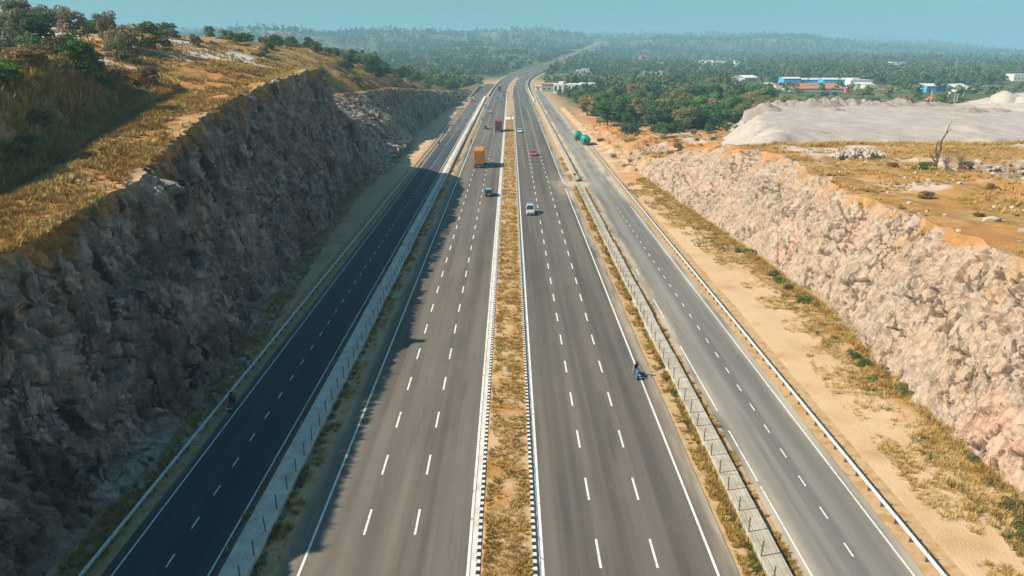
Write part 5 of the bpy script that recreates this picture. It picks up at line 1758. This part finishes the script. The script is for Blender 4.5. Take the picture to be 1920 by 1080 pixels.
# ------------------------------------------------------------------ riders
M['skin'] = plain('skin', (0.36, 0.19, 0.12), 0.6, vary=0.06)
M['cloth_dark'] = plain('dark_cloth', (0.022, 0.022, 0.026), 0.85, 0.1)
M['cloth_blue'] = plain('blue_jeans', (0.05, 0.085, 0.15), 0.85, 0.1)
M['shoe'] = plain('shoe', (0.03, 0.025, 0.022), 0.7)
M['bike_blue'] = plain('blue_bike_paint', (0.02, 0.16, 0.42), 0.3, 0.5)
M['chrome'] = plain('chrome', (0.6, 0.62, 0.63), 0.25, 0.5, 0.8)
M['helmet'] = plain('black_helmet', (0.018, 0.018, 0.02), 0.25, 0.5)

def rider_mesh():
    V, E, R = [], [], []
    def add(p, r, par=None):
        V.append(p)
        R.append(r)
        if par is not None:
            E.append((par, len(V) - 1))
        return len(V) - 1
    pel = add((0, -.27, .90), .135)
    sp = add((0, -.20, 1.12), .13, pel)
    ch = add((0, -.10, 1.33), .145, sp)
    nk = add((0, -.03, 1.50), .062, ch)
    hd = add((0, .02, 1.60), .085, nk)
    ht = add((0, .03, 1.73), .090, hd)
    for s in (-1, 1):
        sh = add((s * .18, -.07, 1.40), .068, ch)
        el = add((s * .34, .13, 1.17), .047, sh)
        wr = add((s * .35, .38, 1.08), .031, el)
        pa = add((s * .345, .45, 1.07), .036, wr)
        for k, (dx, ln) in enumerate(((-.030, .95), (-.010, 1.05), (.010, 1.0), (.030, .82))):
            f1 = add((s * .345 + dx, .50, 1.085), .0095, pa)
            f2 = add((s * .345 + dx, .50 + .045 * ln, 1.06), .009, f1)
            add((s * .345 + dx, .50 + .035 * ln, 1.02), .008, f2)
        th = add((s * .30, .46, 1.05), .011, pa)
        add((s * .295, .50, 1.035), .010, th)
        hip = add((s * .11, -.22, .88), .10, pel)
        kn = add((s * .23, .20, .76), .066, hip)
        an = add((s * .21, -.04, .36), .042, kn)
        hl = add((s * .21, -.06, .31), .040, an)
        add((s * .22, .13, .29), .034, hl)
    me = bpy.data.meshes.new('body')
    me.from_pydata(V, E, [])
    o = bpy.data.objects.new('body_tmp', me)
    COL.objects.link(o)
    sk = o.modifiers.new('skin', 'SKIN')
    sk.use_smooth_shade = True
    for i, d in enumerate(me.skin_vertices[0].data):
        d.radius = (R[i], R[i])
        d.use_root = i == 0
    sub = o.modifiers.new('sub', 'SUBSURF')
    sub.levels = sub.render_levels = 1
    dg = bpy.context.evaluated_depsgraph_get()
    out = bpy.data.meshes.new_from_object(o.evaluated_get(dg))
    bpy.data.objects.remove(o)
    out.name = 'body'
    return out
BODY = rider_mesh()
def dressed(top, legs, bare_arms):
    me = BODY.copy()
    me.materials.clear()
    for m in (M[top], M[legs], M['skin'], M['shoe']):
        me.materials.append(m)
    for p in me.polygons:
        c = p.center
        if c.z > 1.50 and abs(c.x) < .16 or (c.y > .40 and c.z > .95):
            k = 2
        elif bare_arms and c.y > -.02 and abs(c.x) > .2 and c.z > 1.0:
            k = 2
        elif c.z < .345:
            k = 3
        elif c.z < .98 and not (c.y > .3 and c.z > .95):
            k = 1
        else:
            k = 0
        p.material_index = k
        p.use_smooth = True
    return me
HELM = None
def rider(x, y, rz, top, legs, bare, label, group=None, z=0.0, helmet=True):
    root = empty('person', (x, y, z + 0.003), rz, label=label, cat='person', group=group)
    link(bpy.data.objects.new('body', dressed(top, legs, bare)), root)
    if helmet:
        bm = bmesh.new()
        bmesh.ops.create_uvsphere(bm, u_segments=16, v_segments=10, radius=.145)
        for v in bm.verts:
            v.co.z *= 1.08
            if v.co.y > .06 and v.co.z < -.02:
                v.co.y *= .82
        me = bpy.data.meshes.new('helmet')
        bm.to_mesh(me)
        bm.free()
        for p in me.polygons:
            p.use_smooth = True
        me.materials.append(M['helmet'])
        h = link(bpy.data.objects.new('helmet', me), root)
        h.location = (0, .03, 1.685)
        MB().box(-.10, .10, .09, .142, 1.63, 1.72).obj('visor', M['glass_dark'], root)
    return root

def motorcycle(x, y, rz, paint, label, group=None, z=0.0, plate_big=False):
    root = empty('motorcycle', (x, y, z + 0.002), rz, label=label, cat='motorcycle', group=group)
    for yy_ in (-.66, .68):
        o = MB().tube([(-.06, 0, 0), (-.045, 0, 0), (.045, 0, 0), (.06, 0, 0)], [.27, .31, .31, .27], 22).obj('wheel', M['tyre'], root, (0, yy_, .31))
        MB().tube([(-.062, 0, 0), (.062, 0, 0)], .2, 16).obj('rim', M['rim'], o)
    MB().prism_x([(.66, .60), (.40, .66), (.72, .70), (1.0, .58), (.98, .52), (.8, .64)], -.07, .07).obj('front_mudguard', M[paint], root)
    MB().loft([[(-.07, -.12, .78), (.07, -.12, .78), (.09, -.12, .92), (-.09, -.12, .92)], [(-.13, .12, .76), (.13, .12, .76), (.14, .12, 1.02), (-.14, .12, 1.02)], [(-.10, .36, .78), (.10, .36, .78), (.09, .36, .98), (-.09, .36, .98)]]).obj('fuel_tank', M[paint], root, bevel=.02)
    MB().loft([[(-.09, -.82, .86), (.09, -.82, .86), (.07, -.82, .93), (-.07, -.82, .93)], [(-.15, -.45, .76), (.15, -.45, .76), (.13, -.45, .86), (-.13, -.45, .86)], [(-.10, -.10, .76), (.10, -.10, .76), (.09, -.10, .85), (-.09, -.10, .85)]]).obj('seat', M['trim'], root, bevel=.015)
    MB().prism_x([(-.60, .62), (-.2, .60), (-.12, .74), (-.62, .78)], -.13, .13).obj('side_panel', M[paint], root)
    MB().box(-.16, .16, -.12, .28, .26, .66, .85, .85).obj('engine', M['steel_dark'], root, bevel=.03)
    MB().tube([(0, .48, .98), (0, .15, .72), (0, .22, .30), (0, -.25, .32), (0, -.66, .31)], .035, 6).obj('frame', M['trim'], root)
    MB().tube([(.17, .05, .30), (.18, -.45, .33), (.19, -.95, .42)], [.035, .05, .055], 8).obj('exhaust', M['chrome'], root)
    for s in (-1, 1):
        MB().tube([(s * .09, .68, .31), (s * .09, .46, 1.02)], .025, 6).obj('fork', M['chrome'], root)
        MB().tube([(s * .09, -.66, .31), (s * .12, -.52, .74)], .022, 6).obj('shock_absorber', M['chrome'], root)
        MB().tube([(s * .20, .50, 1.12), (s * .22, .54, 1.26)], .008, 5).box(s * .25 - .05, s * .25 + .05, .53, .55, 1.24, 1.31).obj('mirror', M['trim'], root)
        MB().box(s * .15 - .03, s * .15 + .03, -.86, -.80, .76, .82).obj('indicator', M['lamp_red'], root)
    MB().tube([(-.42, .48, 1.04), (-.16, .54, 1.06), (.16, .54, 1.06), (.42, .48, 1.04)], .017, 8).obj('handlebar', M['chrome'], root)
    MB().loft([[(-.11, .58, .80), (.11, .58, .80), (.12, .58, 1.06), (-.12, .58, 1.06)], [(-.08, .70, .84), (.08, .70, .84), (.09, .70, 1.02), (-.09, .70, 1.02)]]).obj('headlight_cowl', M[paint], root, bevel=.02)
    MB().box(-.075, .075, .70, .715, .87, .99).obj('headlight', M['lamp_white'], root)
    MB().prism_x([(-.66, .70), (-1.0, .56), (-1.02, .50), (-.70, .62)], -.08, .08).obj('rear_mudguard', M['trim'], root)
    MB().box(-.08, .08, -.86, -.83, .80, .87).obj('tail_light', M['lamp_red'], root)
    pw = .17 if plate_big else .1
    MB().box(-pw, pw, -1.035, -1.02, .50, .62).obj('number_plate', M['plate'], root)
    MB().tube([(-.14, -.5, .88), (-.13, -.88, .95), (.13, -.88, .95), (.14, -.5, .88)], .016, 6).obj('grab_rail', M['chrome'], root)
    return root
motorcycle(13.45, 66.0, NEAR, 'bike_blue', 'blue motorcycle ridden on the right edge line of the right carriageway')
rider(13.45, 66.0, NEAR, 'cloth_dark', 'cloth_blue', True, 'rider in dark vest and helmet with bare arms on the blue motorcycle')
motorcycle(-27.15, 59.2, -0.04, 'trim', 'dark motorcycle on the edge line of the shaded left service road', plate_big=True)
rider(-27.15, 59.2, -0.04, 'cloth_dark', 'cloth_dark', False, 'rider all in black on the dark motorcycle in the shade')
far_bikes = [(-25.8, 251, AWAY, 'dark motorcycle on the sunny stretch of the left service road', 'rider in dark clothes on the sunny stretch of the left service road', 'trim', 'cloth_dark', 'cloth_dark'),
             (-14.0, 346, AWAY, 'dark motorcycle on the left edge line level with the maroon truck', 'dark rider on the left edge line level with the maroon truck', 'trim', 'cloth_dark', 'cloth_blue'),
             (-14.4, 256, AWAY, 'small dark motorcycle on the left edge line behind the orange truck', 'rider on the left edge line behind the orange truck', 'trim', 'cloth_dark', 'cloth_dark'),
             (11.2, 472, NEAR, 'far dark motorcycle in the outer lane of the right carriageway', 'far rider in the outer lane of the right carriageway', 'trim', 'cloth_dark', 'cloth_dark'),
             (-11.5, 520, AWAY, 'far blue motorcycle left of the three blue cars', 'far rider in blue left of the three blue cars', 'bike_blue', 'cloth_blue', 'cloth_dark'),
             (23.8, 352, NEAR, 'pale motorcycle on the dusty right service road beyond the trucks', 'rider in white shirt on the dusty right service road beyond the trucks', 'plate', 'plate', 'cloth_blue')]
for x, y, rz_, lab, lab2, pnt, top, legs in far_bikes:
    motorcycle(x, y, rz_, pnt, lab)
    rider(x, y, rz_, top, legs, False, lab2)

# small roadside things
root = empty('marker_post', (17.0, 180.4, 0), label='dark gate post where the drain ends at the dirt crossing', cat='post')
MB().box(-.35, .35, -.35, .35, -.2, 1.9).obj('shaft', M['concrete'], root, bevel=.03)
MB().box(-.45, .45, -.45, .45, 1.903, 2.15).obj('cap', M['rust'], root)
root = empty('median_sign', (-.4, 346, .25), label='white marker post with dark panel in the pale median crossing', cat='sign')
MB().tube([(0, 0, 0), (0, 0, 2.6)], .09, 8).obj('pole', M['wall_white'], root)
MB().box(-.45, .45, -.09, -.02, 1.5, 3.4).obj('panel', M['wall_white'], root)
MB().box(.55, .95, -.3, .3, 0, 2.2).obj('dark_box', M['steel_dark'], root)
root = empty('roadside_hut', (24.5, 615, 0), label='small white hut by the far end of the right service road', cat='hut')
MB().box(-3, 3, -2.5, 2.5, -2, 3).obj('wall', M['wall_white'], root)
MB().box(-3.4, 3.4, -2.9, 2.9, 3.003, 3.25).obj('roof', M['roof_white'], root)
MB().box(-1, 0, -2.56, -2.45, -.5, 1.8).obj('door', M['glass_dark'], root)
# a dirt patch where traffic crosses from the right carriageway to the service road
t = NT('packed_dirt', 0.95, 0.1)
nz = t.noise(0.8, 6)
t.bump(t.noise(5, 4), 0.4, 0.03)
M['dirt'] = t.color(t.mix(nz, (0.43, 0.32, 0.21), (0.55, 0.44, 0.32)))
def dirt_patch(name, cx, cy, rx_, ry_, seed, z):
    a = np.linspace(0, 2 * np.pi, 72, endpoint=False)
    k = 1 + .14 * noise2(np.cos(a) * 3, np.sin(a) * 3, 1.0, seed, 3)
    sx = np.sign(np.cos(a)) * np.abs(np.cos(a)) ** .6
    sy = np.sign(np.sin(a)) * np.abs(np.sin(a)) ** .6
    ring = np.stack([cx + rx_ * k * sx, cy + ry_ * k * sy, np.full(72, z)], 1)
    v = np.concatenate([ring, [[cx, cy, z + .01]]])
    f = np.array([(i, (i + 1) % 72, 72) for i in range(72)])
    return props(np_obj(name, v, f, [M['dirt']]), kind='structure')
dirt_patch('dirt_crossing', 17.6, 176.3, 2.6, 4.2, 611, .012)

# ------------------------------------------------------------------ the hazy air
hz = bpy.data.materials.new('pale_blue_haze')
hz.use_nodes = True
ht_ = hz.node_tree
ht_.nodes.clear()
ho = ht_.nodes.new('ShaderNodeOutputMaterial')
pv = ht_.nodes.new('ShaderNodeVolumePrincipled')
pv.inputs['Color'].default_value = (0.44, 0.81, 1.0, 1)
pv.inputs['Density'].default_value = 0.00031
pv.inputs['Anisotropy'].default_value = 0.0
ht_.links.new(pv.outputs[0], ho.inputs['Volume'])
zlo, zhi = float(gz.min()) - 1.0, float(gz.max()) + 22.0
o = MB().box(-9900, 9900, -400, 13000, zlo, zhi).obj('haze', hz)
props(o, kind='stuff', label='pale blue haze filling the air towards the far hills')
